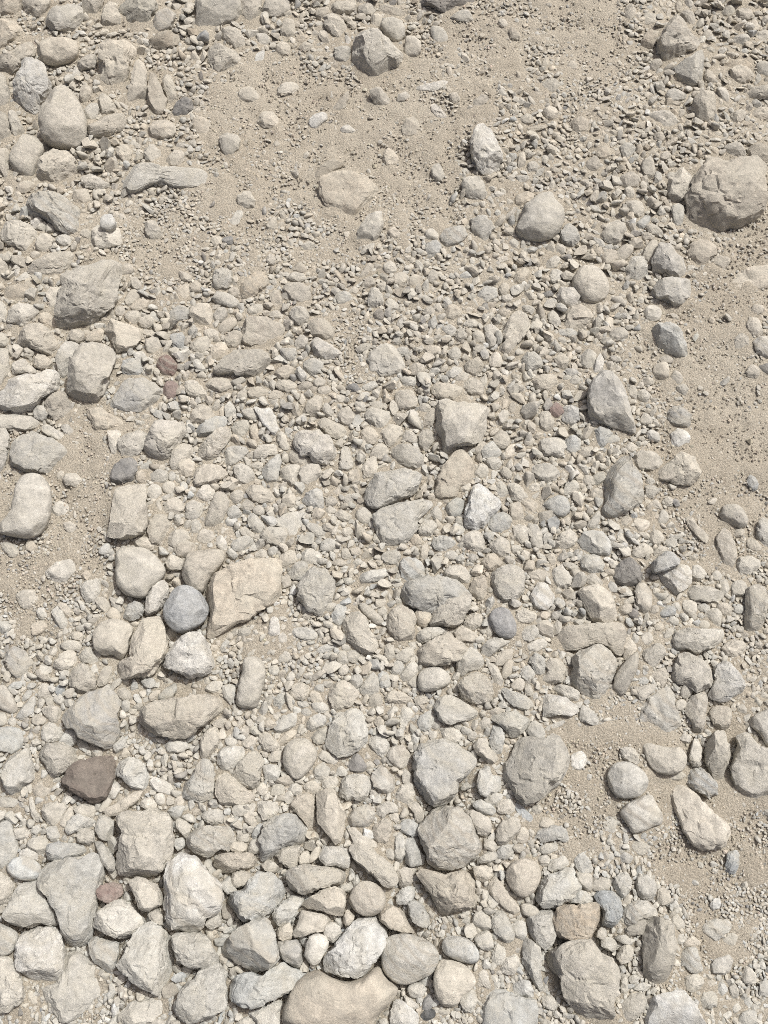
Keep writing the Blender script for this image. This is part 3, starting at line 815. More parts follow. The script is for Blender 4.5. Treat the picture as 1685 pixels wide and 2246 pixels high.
cr 88,56 94,52 100,54 102,58 97,63 92,61
cr 80,64 86,58 91,60 91,66 88,69 81,68
cfh -2,100 6,94 20,90 34,88 46,88 48,91 42,97 34,104 33,114 26,120 16,127 10,126 4,118 0,110
wmh 71,108 74,92 77,82 80,75 85,74 91,78 96,84 103,88 101,94 94,100 91,107 88,113 80,112
vr 57,93 62,87 68,85 72,88 71,96 68,101 61,101 58,97
gr 91,108 94,101 100,97 107,98 111,103 109,110 102,114 94,112
ga 66,77 72,73 77,74 76,80 71,81
tr 99,74 103,70 106,76 107,84 103,87 99,82
cr 107,76 112,72 118,76 124,85 121,90 116,90 110,86
tr 101,64 105,60 110,65 112,70 106,71
tm 118,88 124,87 133,90 133,95 124,97 119,93
tm 125,62 132,58 140,58 148,62 150,67 146,72 138,74 130,69
ta 109,91 117,90 119,98 120,106 114,107 110,100
gr 135,91 142,86 150,83 156,87 158,94 154,101 146,101 142,96
ca 112,110 117,107 124,112 125,118 120,123 113,122
tm 123,106 131,107 134,113 137,122 134,127 127,125 124,116
cm 146,122 149,115 157,110 162,114 164,120 158,126 150,128
cr 34,112 40,104 46,103 50,109 48,115 42,118 36,116
cm 46,120 52,116 60,117 66,121 64,127 54,130 47,126
cm 68,120 76,113 84,112 88,118 89,128 80,130 72,126
tm 95,120 102,116 109,121 109,130 104,135 96,131 92,126
or 86,138 92,131 98,131 103,138 98,144 90,146 87,143
cm 92,154 95,146 104,141 114,140 119,143 121,152 121,162 114,168 104,170 96,164
cm 56,131 62,128 67,131 64,136 57,134
gm 65,134 70,131 73,135 68,139
cr 74,133 79,130 84,134 78,138
gm 19,138 24,134 34,134 39,140 40,148 36,153 24,155 21,146
gmh 21,162 26,154 40,149 52,149 62,150 72,155 78,164 76,170 60,174 46,178 34,176 24,170
cm 55,146 62,140 72,140 78,150 74,156 66,152 56,149
tm 75,160 80,150 88,147 91,156 90,168 82,168
cm 142,148 146,142 151,140 156,146 160,152 156,158 150,160 144,156
tm 138,132 144,130 147,138 142,142 140,137
tf 123,146 132,144 140,146 141,149 134,153 126,151
wa 125,166 132,153 138,154 145,163 144,172 138,176 128,175
tr 134,16 140,16 144,24 143,32 137,33 133,26
pr 141,15 146,8 150,12 152,17 148,21 142,20
sm 152,12 158,10 164,12 165,22 158,28 150,22
cm 134,38 152,36 155,44 150,52 138,52 132,46
ga 154,40 160,34 166,38 165,46 158,50 154,46
tm 96,36 102,30 108,36 107,44 101,46 96,40
tr 92,33 97,29 101,30 95,36
gm 87,46 94,40 100,46 103,50 96,54 88,53
tr 81,46 86,40 89,42 86,52 81,50
ca 104,50 109,42 114,42 112,52 106,54
cm 153,80 156,73 162,71 165,78 160,84 154,83
cr 122,80 128,73 133,75 132,80 124,82
tr 107,14 111,8 114,11 113,17 109,18
tm 110,124 116,124 120,128 112,131
gr 151,134 157,129 162,132 156,134
tm 151,138 160,138 165,142 158,144 153,141
om 29,118 34,115 39,121 34,125 29,122
oa 37,126 42,121 43,130 40,138 37,134
ta 44,98 50,92 54,98 55,104 50,105
@1235 860
sah 20,0 24,-8 30,-16 33,-19 42,-13 48,-9 51,-2 52,8 55,16 58,24 60,31 54,32 46,29 38,27 30,24 22,22 20,10
sr 84,18 88,12 94,11 100,14 103,19 103,26 98,29 90,28 85,24
wa 88,34 94,30 101,31 102,40 96,45 90,43
sr 67,34 72,30 77,33 78,39 71,40
gm 56,54 60,48 68,47 75,48 80,55 79,60 72,63 62,63 57,58
gah 34,72 38,62 44,54 48,50 54,51 56,58 61,66 64,74 66,82 64,88 56,94 46,99 38,103 32,100 31,95 35,88 34,80
cmh 73,66 80,60 86,58 91,50 96,47 104,50 108,56 111,64 109,71 104,75 98,76 88,73 80,72
ca 1,80 5,73 11,72 12,78 9,83 2,82
ca 15,72 18,67 23,68 25,74 18,76
va 24,70 28,64 33,65 34,70 29,76 25,75
tr 20,84 25,78 32,79 32,85 26,86
ga 10,124 16,114 24,112 32,113 37,119 40,126 38,133 30,132 20,130 12,127
cr 14,138 16,132 22,131 30,133 34,139 32,144 26,147 18,146 14,143
dmh 40,150 42,142 48,136 54,133 62,140 64,148 62,156 56,157 46,157 41,154
ca 58,102 64,103 70,105 68,110 60,114 58,109
cr 77,103 80,95 84,97 86,102 82,107 77,107
cr 69,118 72,112 76,111 80,113 82,119 76,124 70,122
ca 83,120 88,118 92,120 91,125 84,125
ca 54,131 60,126 65,122 72,126 72,130 64,133 58,135
tm 72,131 78,125 84,125 84,130 76,134
sfo 72,140 76,134 84,128 90,130 95,134 95,139 84,144 75,146
wah 75,147 86,144 95,139 102,140 104,148 103,155 98,160 90,165 86,162 80,156
ca 103,143 108,140 113,144 116,147 110,153 104,155
ta 100,101 105,100 108,108 118,115 119,118 115,122 108,116 102,109
crh 127,100 130,92 137,90 144,93 149,102 149,107 145,110 138,108 130,104
ca 124,118 130,110 136,113 138,120 141,132 137,142 134,144 128,136 125,128
cm 139,140 142,134 152,132 160,136 159,142 150,148 142,146
tr 148,122 152,118 158,122 161,127 157,130 150,126
tm 138,113 142,109 147,112 145,117 139,117
cm 156,116 158,106 161,101 168,104 168,122 164,126 158,122
gr 120,148 124,144 128,147 128,152 122,152
tm 135,156 140,152 148,153 149,160 146,166 136,165
ga 127,152 133,152 134,160 130,166 127,160
tm 17,152 24,147 30,152 36,158 28,160 20,157
bm 149,72 152,67 157,72 158,78 153,80
tm 66,76 72,75 78,79 74,84 68,87 67,81
cr 67,71 72,69 75,73 68,75
tm 45,106 50,100 56,102 52,108 47,110
tm 21,106 26,98 30,95 30,103 26,112 20,110
tm 70,90 76,86 80,94 72,93
tm 80,88 86,85 90,88 84,93
cm 50,46 54,40 61,44 56,49
cr 61,24 66,16 72,22 71,26 64,26
bm 25,32 30,28 38,30 40,34 36,40 34,44 27,44
tr 12,50 18,45 24,44 24,51 16,53
@0 1300
cme 12,2 18,-2 28,-3 32,4 26,12 18,14
irh 132,14 136,4 142,-4 150,-6 158,-3 165,4 169,14 165,23 156,29 146,33 138,28 133,21
gm 99,18 103,10 109,7 115,9 116,16 110,22 103,23
wm 117,14 119,2 122,-4 128,-10 135,-8 136,0 132,9 126,16 118,18
tr 77,6 82,3 87,7 90,13 86,16 80,12
or 87,16 91,12 96,15 98,21 93,23 87,20
tm 88,2 94,4 97,11 100,14 96,17 92,12
crh 75,36 78,28 84,23 92,21 102,24 108,28 107,34 104,38 104,46 100,52 96,54 92,49 84,51 77,46
cmh 106,38 111,28 113,22 124,18 130,19 133,30 135,40 133,50 129,56 125,65 115,68 103,69 96,68 93,60 95,54 104,52 106,45
cr 50,42 54,39 60,39 67,42 66,46 58,47 51,45
tm 57,33 62,31 68,34 67,38 60,38
tr 63,52 68,45 73,44 77,50 82,57 74,58 66,56
cr 43,58 48,51 56,46 61,48 62,56 58,62 50,63 45,61
om 55,70 58,61 66,56 74,61 78,70 78,77 70,82 62,80 56,76
sm 3,55 6,48 12,43 20,47 28,55 25,62 18,68 12,69 8,63
ta 79,70 84,61 90,60 90,70 86,74 80,75
sah 51,100 57,92 66,84 80,77 88,73 93,76 96,84 97,90 95,100 96,112 93,120 91,125 84,125 74,122 64,117 60,110 53,110 51,106
cr -3,76 4,74 8,80 14,90 15,96 10,98 3,95 -3,92
ca 30,84 34,74 38,74 41,80 40,85 33,87
ga 18,86 23,77 26,80 24,85 19,88
sa 13,100 18,92 27,84 29,88 26,97 20,102 14,101
cm 33,94 40,91 47,92 51,98 48,105 44,107 38,101
cr -3,98 3,97 6,102 4,107 -3,108
cm 6,103 10,100 14,104 13,109 8,107
cm 33,116 35,108 40,104 46,108 51,113 48,119 40,121 34,119
om 25,103 29,98 36,101 38,105 32,107 27,106
ga 48,118 52,112 58,110 62,113 61,120 57,124 50,122
gf -3,110 8,108 16,110 19,118 18,124 12,130 2,128 -3,126
cah 3,140 6,134 14,128 22,126 25,132 27,142 30,150 24,154 18,158 18,162 10,164 5,161 3,152 2,146
cmh 30,130 36,123 42,121 52,122 60,126 62,136 58,141 50,146 44,151 40,148 37,140 33,136
mah 49,152 54,144 62,137 74,134 84,131 92,129 92,138 93,148 90,156 87,165 76,171 66,165 58,160 52,156
cmh 93,143 98,136 106,132 114,136 120,144 122,151 120,160 116,161 106,158 100,150 94,148
wa 85,160 90,154 95,151 97,158 93,166 88,166
wf 122,154 125,149 132,152 138,156 141,161 136,163 128,160 124,158
ca 134,122 142,118 150,119 152,125 146,129 136,129
tm 95,80 99,76 104,80 107,85 102,88 97,84
cm 92,124 98,117 102,118 100,126 94,130
gm 114,72 120,69 125,70 125,76 120,77
tm 120,84 126,79 130,80 126,86 121,88
va 128,84 134,78 142,73 142,80 138,86 130,86
ga 42,14 48,12 54,22 56,26 50,30 45,24
cm 46,8 52,8 58,15 59,19 53,19
cm 30,13 35,12 38,18 36,22 31,20
tf 26,26 34,23 38,27 36,31 27,34
gm -2,24 8,23 10,30 2,33
cm 44,85 48,82 53,86 50,91 45,90
ome 28,150 34,147 42,152 44,158 40,166 28,168 26,158
@412 1300
ofh 15,-2 20,-12 27,-19 38,-22 50,-26 62,-27 74,-28 75,-17 73,-10 77,-2 72,5 66,10 58,16 50,21 42,24 34,29 24,35 18,37 15,30 18,18 17,8
wmh -20,60 -16,46 -10,40 -4,35 4,32 12,33 15,38 18,46 22,56 20,64 10,68 0,69 -8,64 -14,62
omh -40,102 -36,94 -28,88 -14,85 0,84 14,82 24,82 30,86 33,91 28,97 20,103 12,109 4,115 -5,118 -16,117 -28,113 -36,107
crh 39,88 41,76 44,64 45,54 50,52 58,53 62,58 63,68 60,78 58,86 56,92 48,93 40,91
ga 28,76 34,74 38,76 38,86 34,90 29,82
cm 13,78 20,72 27,72 28,78 20,80
wm 65,34 66,24 70,17 73,22 75,32 72,36 68,35
tr 73,35 78,31 81,36 78,42 73,41
cf 85,30 94,28 104,32 104,37 96,38 87,35
gme 41,30 50,28 52,34 46,37 41,34
cme 42,48 48,40 50,44 47,50
cre 73,50 78,46 84,48 84,54 78,57 74,55
cm 65,62 70,58 74,62 72,67 66,66
tr 80,68 84,63 87,68 84,72 80,71
cmh 125,26 128,19 134,15 140,16 145,22 148,30 152,36 154,44 150,49 144,49 136,46 130,42 126,36
tr 138,12 142,8 150,14 158,22 157,27 148,22 142,16
cr 109,12 114,8 121,8 118,14 112,17
gm 116,18 122,9 128,12 126,22 122,27 117,24
gf 104,46 112,42 119,44 114,48 106,48
om 120,52 124,47 129,49 130,56 126,58 122,56
cr 122,62 126,58 130,60 129,66 123,67
gm 129,48 136,46 140,52 136,57 130,55
cm 82,82 86,74 92,72 99,76 97,83 94,87 86,86
tm 98,82 102,79 108,82 110,88 102,89
ga 102,78 106,72 110,74 110,80 106,80
cm 112,82 118,74 126,70 132,74 139,82 135,88 132,92 120,96 116,90
ga 139,78 144,70 150,64 154,69 155,80 148,84 142,83
tr 146,88 150,83 156,83 158,90 153,93 147,91
tm 160,46 166,42 168,50 164,56 160,54
tm 155,66 162,65 164,76 157,77
ca 100,90 110,89 115,94 110,97 102,96
vm 70,88 74,82 80,80 80,88 75,92 70,91
gr 88,88 96,88 98,92 90,93
cm 69,110 72,104 80,98 88,97 91,102 88,107 82,112 75,114 70,112
cm 58,122 58,114 64,112 70,118 76,122 74,128 62,129
tm 70,122 78,114 88,109 90,112 84,118 76,124 72,126
bm 95,106 102,99 108,98 113,102 110,108 102,112 96,111
va 98,116 106,110 114,108 116,116 110,122 104,123
cmh 113,118 117,104 122,97 132,93 140,95 144,102 146,114 145,120 138,127 130,132 122,133 116,128 112,124
tm 91,96 96,93 101,97 98,101 92,99
gr 68,100 74,96 77,100 72,104
trh 77,132 80,122 88,118 96,118 102,124 105,130 102,138 96,146 90,151 84,149 78,142
ta 65,134 70,128 76,128 75,136 68,137
ga 61,140 66,139 74,140 76,145 72,152 64,152 61,146
tmh 35,150 40,140 48,130 54,128 60,132 62,138 58,146 58,156 52,158 44,156 38,153
cm 24,134 26,127 32,124 42,124 47,128 44,136 36,143 28,143 24,138
cm 10,130 10,118 16,110 22,108 26,114 25,122 22,127 16,134 11,134
tr 20,106 26,100 31,103 30,108 24,109
cm 44,120 50,115 55,118 54,124 48,126 44,123
cr 30,118 36,117 40,120 38,124 32,124
cm 47,104 51,102 54,106 51,110
tm 55,102 60,99 64,102 60,106 55,106
ca 105,132 110,128 118,132 126,137 120,139 110,136
da 130,138 137,130 143,138 144,144 139,147 131,144
cm 147,118 154,114 162,120 163,128 158,134 152,130 147,124
cr 143,138 148,136 151,140 148,143 143,142
cm 23,154 25,148 32,146 40,152 46,158 54,162 54,170 40,172 24,170
gm 103,140 110,138 115,144 114,150 106,152 102,148
cm 108,152 116,148 122,152 118,159 110,158
cm 82,158 86,154 92,157 92,162 84,164 80,161
cm 94,157 100,152 107,156 105,162 98,163
cm 56,158 60,153 65,158 62,164 56,162
cm 104,164 110,159 118,160 121,166 118,172 106,172
cmh 124,152 128,148 140,146 148,150 148,160 142,168 130,168 122,165 123,158
cah 148,148 156,139 162,144 168,150 170,158 163,163 155,160 150,156
cm 160,132 164,128 170,130 170,138 164,140
va 66,160 73,152 78,158 77,163 70,164
tr 150,104 154,100 159,104 158,108 152,108
gmh 2,150 8,140 10,135 18,136 22,146 22,158 20,168 10,170 -4,166 -4,154
@823 1300
tm 9,24 13,14 20,10 28,12 33,18 32,27 32,36 24,42 18,42 13,35 10,30
cr 2,14 8,11 10,17 4,20
oa 34,14 38,11 45,12 44,22 40,27 34,26 33,20
cmh 45,18 50,8 58,2 68,-4 78,2 77,10 74,18 68,26 62,28 52,26 45,26
cm 71,26 74,19 80,16 87,18 86,26 80,30 74,29
tf 65,32 70,27 78,31 84,37 82,40 74,39 67,38
urh 92,19 96,14 101,12 107,13 111,18 114,26 114,33 110,37 104,37 97,33 93,26
cm 112,20 116,15 122,13 130,16 131,21 126,25 118,26 114,24
cm 117,32 120,27 130,26 133,32 130,38 122,40 117,36
ca 121,44 126,40 134,38 139,40 137,44 130,47 123,48
cm 34,34 40,28 50,28 60,29 54,33 46,38 38,41 34,39
tmh 33,46 40,42 50,36 59,31 64,36 72,42 78,46 72,50 66,56 56,58 46,60 38,60 35,54
cm 66,58 68,52 73,46 80,45 86,50 88,57 85,62 76,64 70,68 66,64
ca 86,44 92,38 97,36 103,38 110,39 104,43 98,48 90,53 87,50
tr 96,56 100,50 106,46 111,46 110,54 104,58 98,59
tr 102,64 106,56 111,54 112,62 106,70 102,68
ca 91,58 95,57 101,64 103,72 101,79 97,74 94,66
cr 118,66 121,59 126,60 130,65 127,69 121,70
cr 112,72 116,69 121,72 119,79 114,79 110,76
tm 121,76 124,74 129,80 127,84 122,82
gm 124,54 130,48 137,52 139,60 137,66 131,67 127,60
tm 138,56 145,53 152,56 154,64 152,72 144,74 136,73 131,70 140,64
crh 34,74 36,64 42,61 50,60 56,63 61,68 60,74 54,77 46,80 37,80
cmh 67,74 70,70 78,65 85,63 90,68 95,76 97,81 94,88 86,90 76,88 69,82
cah 47,94 50,86 60,82 66,85 76,91 85,97 80,102 70,104 60,107 52,104 50,98
gm 101,78 105,76 112,80 120,82 127,87 128,92 122,95 114,93 107,88
wmh 137,86 138,82 148,83 156,86 165,95 160,99 148,99 137,100 136,92
cm 143,77 150,74 158,76 165,80 165,88 156,86 148,82
va 92,99 98,97 106,97 116,96 121,100 126,103 122,110 116,116 110,117 104,110 96,104
tm 92,96 100,92 105,95 100,98 94,99
gr 122,112 127,105 131,104 136,110 137,116 133,120 127,117
ga 92,122 94,112 98,106 103,110 105,116 103,126 99,132 95,128
ta 79,124 84,118 91,118 92,124 97,130 100,134 93,139 88,134 82,130
tr 83,107 88,101 93,103 92,109 86,110
cm 53,114 58,109 64,110 70,114 69,120 64,122 56,118
gm 33,106 38,99 44,96 49,101 46,108 40,112 35,110
tm 44,108 50,104 54,107 50,111
smh 31,134 36,122 46,119 56,118 66,123 74,127 81,133 82,140 76,147 70,152 66,160 60,168 50,172 40,170 34,162 31,150
gmh 105,140 108,134 114,124 118,117 128,116 136,120 144,112 150,116 156,126 158,136 154,148 148,156 142,162 134,166 122,170 114,164 110,156 106,150
cm 82,154 86,142 93,140 94,148 101,148 102,160 94,162 90,166 84,162
cm 9,132 14,124 22,123 28,130 28,138 22,142 14,140
cm 17,160 22,155 30,153 32,162 30,170 20,172 16,168
cme 20,96 22,92 28,92 32,98 26,106 24,114 20,110
ca 20,66 26,58 33,57 34,64 28,70 22,73
ta 25,73 33,66 34,77 27,75
cm 14,58 20,55 23,60 20,67 14,66
gm 3,66 8,64 12,68 12,76 4,76
tm 8,44 12,41 15,46 13,54 8,53
gm 16,52 24,46 30,44 32,50 26,56 18,56
tm 8,84 14,79 24,81 30,87 26,90 14,89 8,88
gr 32,86 36,83 42,84 42,89 34,91
cr 113,39 118,39 119,44 114,44
ca 90,30 93,25 96,32 94,37 90,34
tr 141,18 147,15 152,19 148,22 142,21
cf 136,110 148,104 156,102 150,108 140,112
tm 63,108 68,106 72,110 68,113
tm 74,116 80,112 83,116 78,120
va 69,158 74,153 78,157 72,160
@1235 1300
tfh -10,38 0,27 20,26 36,25 40,23 48,24 51,32 50,42 47,50 42,50 36,44 28,41 18,45 10,48 0,47 -8,44
cah 12,0 20,-6 30,-6 38,0 41,8 44,18 38,24 30,24 24,22 18,12
ga 58,0 60,-8 66,-8 72,0 72,8 69,17 65,19 60,10
tm 45,14 50,9 56,10 54,16 48,18
cf 47,8 57,2 57,8 50,10
dm 53,16 57,13 61,16 60,21 55,20
bm 77,16 84,10 90,12 91,17 84,20 79,20
ca 97,0 106,-6 120,-5 131,0 128,6 118,8 104,6
ca 95,6 99,4 108,9 107,16 103,20 98,14
ca 87,10 93,8 96,12 94,16 88,13
cr 83,24 88,19 93,21 93,26 86,26
tm 70,11 76,10 78,15 71,18
cr 109,26 112,22 118,24 118,29 112,30
cm 115,18 118,14 126,14 128,20 126,28 121,26
ca 98,28 104,20 106,22 102,28
cm 123,12 128,8 136,10 136,17 128,18
gr 138,13 142,9 147,12 145,17 140,17
gr 108,11 114,9 121,11 117,15 110,15
cah 148,4 149,-4 156,-7 164,-4 165,10 163,22 161,30 154,33 146,32 147,18
cmh 88,38 92,31 100,29 114,30 124,28 130,29 131,34 128,40 120,45 108,49 100,46 92,47 88,43
cr 74,26 79,24 82,27 80,31 75,31
ta 80,38 84,30 90,28 88,34 84,38
tr 62,38 66,32 71,32 73,38 68,43 63,41
cm 56,36 58,32 62,36 60,41 56,41
ca 49,40 53,36 58,42 59,46 53,54 49,52 50,46
cm 64,48 70,43 78,40 83,46 82,52 76,58 70,60 65,54
cmh 7,62 8,54 12,48 20,47 25,43 30,42 37,46 42,51 45,56 43,64 39,74 34,82 28,92 24,90 18,84 12,78 8,74
trh 41,72 44,64 50,56 56,50 61,48 61,58 58,66 54,74 50,82 46,83 42,80
tmh 87,66 90,56 96,48 102,48 108,52 114,55 120,60 122,70 121,76 114,79 107,81 102,76 96,75 88,72
wmh 122,62 128,55 134,56 139,61 144,66 148,72 146,80 140,83 134,87 126,88 119,86 117,82 121,76 122,70
tm 128,46 132,40 140,38 148,40 147,48 140,52 132,51
tr 95,80 98,75 103,75 105,80 100,86 96,84
ca 56,74 62,77 70,75 76,75 70,82 64,88 61,84
tme 70,66 78,60 85,62 86,72 80,77 73,70
gm 60,70 66,68 70,72 64,75
cme 61,94 70,86 80,78 86,74 92,84 90,92 95,100 96,106 91,113 82,114 72,110 64,108 60,102
cr 90,90 95,86 100,89 98,94 92,95
ta 99,92 104,84 116,80 117,88 116,98 115,108 111,115 105,113 104,104 99,98
or 118,98 120,93 128,91 136,94 137,102 134,109 128,112 122,106
crh 64,122 70,121 78,124 88,126 94,124 100,132 99,140 94,146 84,147 74,145 68,136
cm 46,128 50,124 58,126 61,132 61,140 54,138 48,134
crh 36,150 38,142 44,137 52,137 60,140 67,148 69,154 65,162 58,166 46,166 39,160
ca 103,128 106,118 110,119 113,126 111,136 112,140 105,140 102,134
cah 115,128 118,120 124,112 130,112 134,122 136,130 134,140 131,150 124,151 119,144 116,136
cfh 136,142 139,130 142,124 139,117 150,114 156,122 164,126 172,128 172,160 160,166 150,168 142,162 138,152
crh 150,104 156,98 166,94 172,92 172,124 164,124 160,114 152,108
bm 100,150 104,143 112,141 118,148 124,153 125,162 118,165 108,160 101,156
ca 95,118 98,114 104,116 102,122 97,122
cm 12,98 16,90 22,94 28,100 29,107 22,107 14,103
wme 5,138 8,130 16,128 20,134 18,142 10,145
tm 140,92 146,90 149,97 144,98
tf 86,147 94,144 100,147 94,151 86,150
@0 1740 506
cre -3,20 8,18 10,26 14,38 12,46 6,52 -3,56
tm 30,10 38,6 50,8 46,16 42,24 36,24 31,18
cm 34,25 42,23 44,31 38,35 34,30
cm 47,26 50,18 57,14 64,17 69,20 66,24 56,27 50,30
cm 44,18 51,9 53,14 48,26 44,24
gm 54,12 60,8 68,10 68,17 62,18 55,14
tm 55,27 62,25 68,27 68,34 64,38 56,35
ca 68,26 71,16 76,15 82,21 82,29 77,34 71,32
tf 73,12 82,8 92,2 98,-2 102,0 99,6 92,11 85,16 78,16
cm 101,6 107,3 113,7 110,12 102,10
cr 111,1 118,0 119,8 113,8
cmh 82,18 90,13 100,13 108,10 116,12 122,18 125,28 125,42 120,52 113,58 104,60 95,60 84,58 83,48 86,38 88,28
bm 33,38 40,35 52,36 60,37 64,41 58,44 48,48 38,49 34,46
ca 20,34 30,30 35,34 34,40 29,45 24,41 19,39
wr 14,42 20,40 27,43 28,48 22,48 15,46
lr 4,54 9,47 18,45 27,49 30,54 27,62 20,63 10,61
cfh 27,64 30,55 34,50 48,47 62,44 72,44 74,52 74,60 70,70 69,82 67,92 65,104 58,110 52,111 46,107 43,98 43,90 40,83 33,74 28,68
tr 67,36 72,34 78,40 82,46 83,54 79,58 74,52 71,44
pm 69,70 74,66 82,64 87,66 88,72 82,78 76,79 70,75
cah 92,64 98,60 106,62 113,66 117,74 116,80 108,85 101,84 97,74 94,68
wmh 118,60 120,50 130,44 140,44 146,50 150,58 158,66 161,75 158,84 148,90 146,98 138,99 126,98 119,92 117,80 118,70
cmh 66,96 68,88 76,80 85,75 93,78 99,86 104,92 102,98 92,104 84,104 76,101
cah 2,86 8,76 13,66 18,63 26,63 30,72 38,82 42,90 41,95 30,94 20,97 10,95 1,90
cm -4,56 4,58 11,66 8,74 4,79 -4,80
cr -4,92 6,96 13,100 13,106 8,116 -4,117
wmh 9,110 16,100 26,95 36,95 42,100 44,105 46,116 45,126 42,134 38,137 26,136 17,132 10,124 8,116
ga 63,108 68,103 85,107 85,116 82,132 76,128 68,122 65,116
cmh 86,120 92,108 100,98 108,93 116,97 122,103 123,112 125,122 122,132 118,143 110,144 100,140 90,130 85,124
cmh 124,108 125,101 134,100 146,101 152,108 156,116 157,124 146,126 142,127 132,124 125,118
ta 106,88 112,82 116,88 117,95 110,92
cr 148,94 152,88 158,87 159,94 152,98
cmh 125,152 130,142 138,134 144,126 156,122 162,128 163,142 162,154 154,159 140,165 132,166 126,160
cmh -4,118 6,117 12,126 17,138 18,146 14,152 6,157 -4,160
cme 28,140 40,137 45,128 47,116 58,112 64,118 68,124 76,132 82,138 78,144 68,152 56,160 48,164 42,163 36,154 30,146
cme 84,160 94,150 104,147 112,146 124,144 124,156 112,166 90,170
ome 18,142 24,143 30,148 29,152 22,151
cr 146,14 156,11 163,16 160,22 152,23 146,18
cm 134,32 140,26 150,23 164,24 168,28 168,40 164,42 158,40 152,46 142,44 134,38
cm 10,26 16,25 23,28 20,33 12,33
cm 23,25 28,22 30,26 27,30 23,28
cm 126,34 132,32 133,38 128,41 125,38
gf 0,3 10,2 15,6 8,10 0,10
cm 21,4 24,2 26,12 30,18 26,21 22,14
cm 126,20 132,18 138,24 134,32 130,28
@393 1740 506
cm 56,6 62,5 70,6 72,12 68,17 61,19 57,13
tm 80,10 84,2 92,0 98,3 97,10 98,22 94,26 90,20 86,16
tah 99,0 104,-3 112,-2 115,6 120,15 119,24 117,34 112,37 106,28 100,22 99,12
gmh 58,44 58,32 62,22 68,17 78,14 84,16 89,22 91,29 89,36 78,38 70,42 66,47 58,49
cr 122,16 128,10 136,8 141,13 140,20 136,26 128,25 122,22
om 140,24 146,18 152,18 153,28 150,36 143,35 139,30
cm 141,10 150,5 156,8 158,14 150,14 147,18 143,16
cm 150,15 156,13 159,18 157,22 152,18
cf 122,26 126,24 132,30 140,34 146,40 136,40 126,37
cm 69,44 74,39 82,37 87,38 86,46 84,52 80,55 74,50
lm 100,44 104,38 112,38 121,40 123,48 121,54 114,53 106,52 101,48
cmh 122,40 128,34 136,36 144,44 152,50 157,58 158,64 152,68 146,66 140,60 132,53 126,48
tm 24,52 28,44 36,43 44,43 52,42 56,48 52,53 44,55 36,58 30,56
cr 36,38 40,35 49,36 48,41 40,42
cr 49,40 52,34 58,33 59,40 55,43 50,42
ga 52,30 56,23 60,22 58,29 54,34
cm 42,30 50,29 50,35 42,34
oa 59,52 64,48 68,50 72,54 68,57 62,55
cm 86,48 89,42 93,42 94,50 88,51
cr 93,48 97,40 102,38 100,46 95,50
tmh 77,58 82,53 92,51 106,53 118,54 120,60 118,65 108,67 98,70 90,73 82,70 78,64
oah 87,80 95,74 104,69 112,67 118,70 120,76 118,88 112,88 104,85 92,83
trh 122,76 126,67 133,63 140,64 147,70 149,77 146,84 140,88 132,88 125,83
ca 82,100 85,92 88,84 96,86 106,87 109,92 106,99 98,100 90,103 83,104
gmh 33,78 37,72 46,68 50,62 56,56 66,58 74,64 75,72 72,80 66,87 56,90 47,92 40,86 38,82
tr 37,62 40,56 46,55 52,58 48,66 42,68 38,66
cm 30,66 36,59 38,66 42,70 36,72 32,70
gm 66,88 70,82 76,76 84,73 90,76 87,82 82,88 80,94 72,96
tm 70,100 76,92 81,96 81,104 74,106
cr 104,100 108,93 114,95 116,101 112,107 106,106
ta 118,90 121,84 126,88 124,94 120,96
gah 30,112 36,104 42,97 54,91 62,89 66,94 69,100 70,108 72,118 66,126 54,129 49,126 40,122 32,118
ba 70,108 78,106 85,106 88,112 89,120 86,126 80,123 73,118
crh 90,116 93,104 98,101 104,102 108,108 104,116 99,124 94,122
wmh 104,120 106,114 114,107 120,100 126,91 134,89 142,90 148,97 149,106 146,115 140,122 134,130 126,134 118,133 110,129 104,126
cmh 36,138 44,130 52,128 58,131 66,127 74,121 80,125 88,128 92,131 84,140 74,146 64,150 54,155 44,155 37,146
orh 78,150 84,136 94,130 100,127 112,134 122,136 132,132 142,123 146,132 150,136 158,141 152,150 146,156 140,164 138,170 76,170 75,158
cm 48,157 58,155 70,149 76,150 73,160 72,170 60,170 52,162
cm 38,170 42,164 50,160 56,166 52,172
@786 1740 506
crh 18,108 22,103 32,101 42,103 50,106 56,112 58,120 54,129 44,134 36,137 28,137 20,130 17,122
ta 14,88 20,79 28,82 35,87 36,93 42,100 34,101 22,97 16,92
cr 27,75 31,69 38,66 41,69 40,76 34,80 28,80
tm 27,56 34,53 42,55 39,60 38,66 30,68
gmh 44,30 46,20 52,12 62,8 72,10 80,18 84,24 86,32 90,37 88,42 82,48 76,53 66,55 56,53 50,48 48,42
tm 76,12 86,13 94,18 97,24 94,30 88,31 84,23
ca 82,8 88,5 94,8 100,12 97,16 88,14
ga 91,4 98,0 104,1 102,7 95,9
cr 100,8 104,4 110,5 113,11 110,15 102,14
bf 111,6 116,8 122,14 126,18 122,20 116,17
cmh 100,26 102,21 110,17 115,18 117,24 112,32 106,38 101,37 99,31
tm 113,33 116,26 120,23 123,30 120,36 115,35
cr 100,42 104,38 110,37 111,43 107,47 101,46
ta 91,32 96,33 100,39 97,42 91,39
gm 88,46 94,42 101,43 98,48 92,50 86,50
cm 82,54 88,52 97,54 97,60 90,64 84,61
omh 42,58 45,54 52,56 62,58 72,57 80,56 84,62 84,70 86,76 84,82 76,84 68,86 62,89 58,84 54,76 48,68 44,62
trh 106,58 110,50 118,47 126,48 131,54 131,62 127,70 120,75 114,73 108,66
cmh 128,76 130,66 134,60 142,57 150,53 155,54 157,60 161,68 154,76 148,80 140,83 132,82
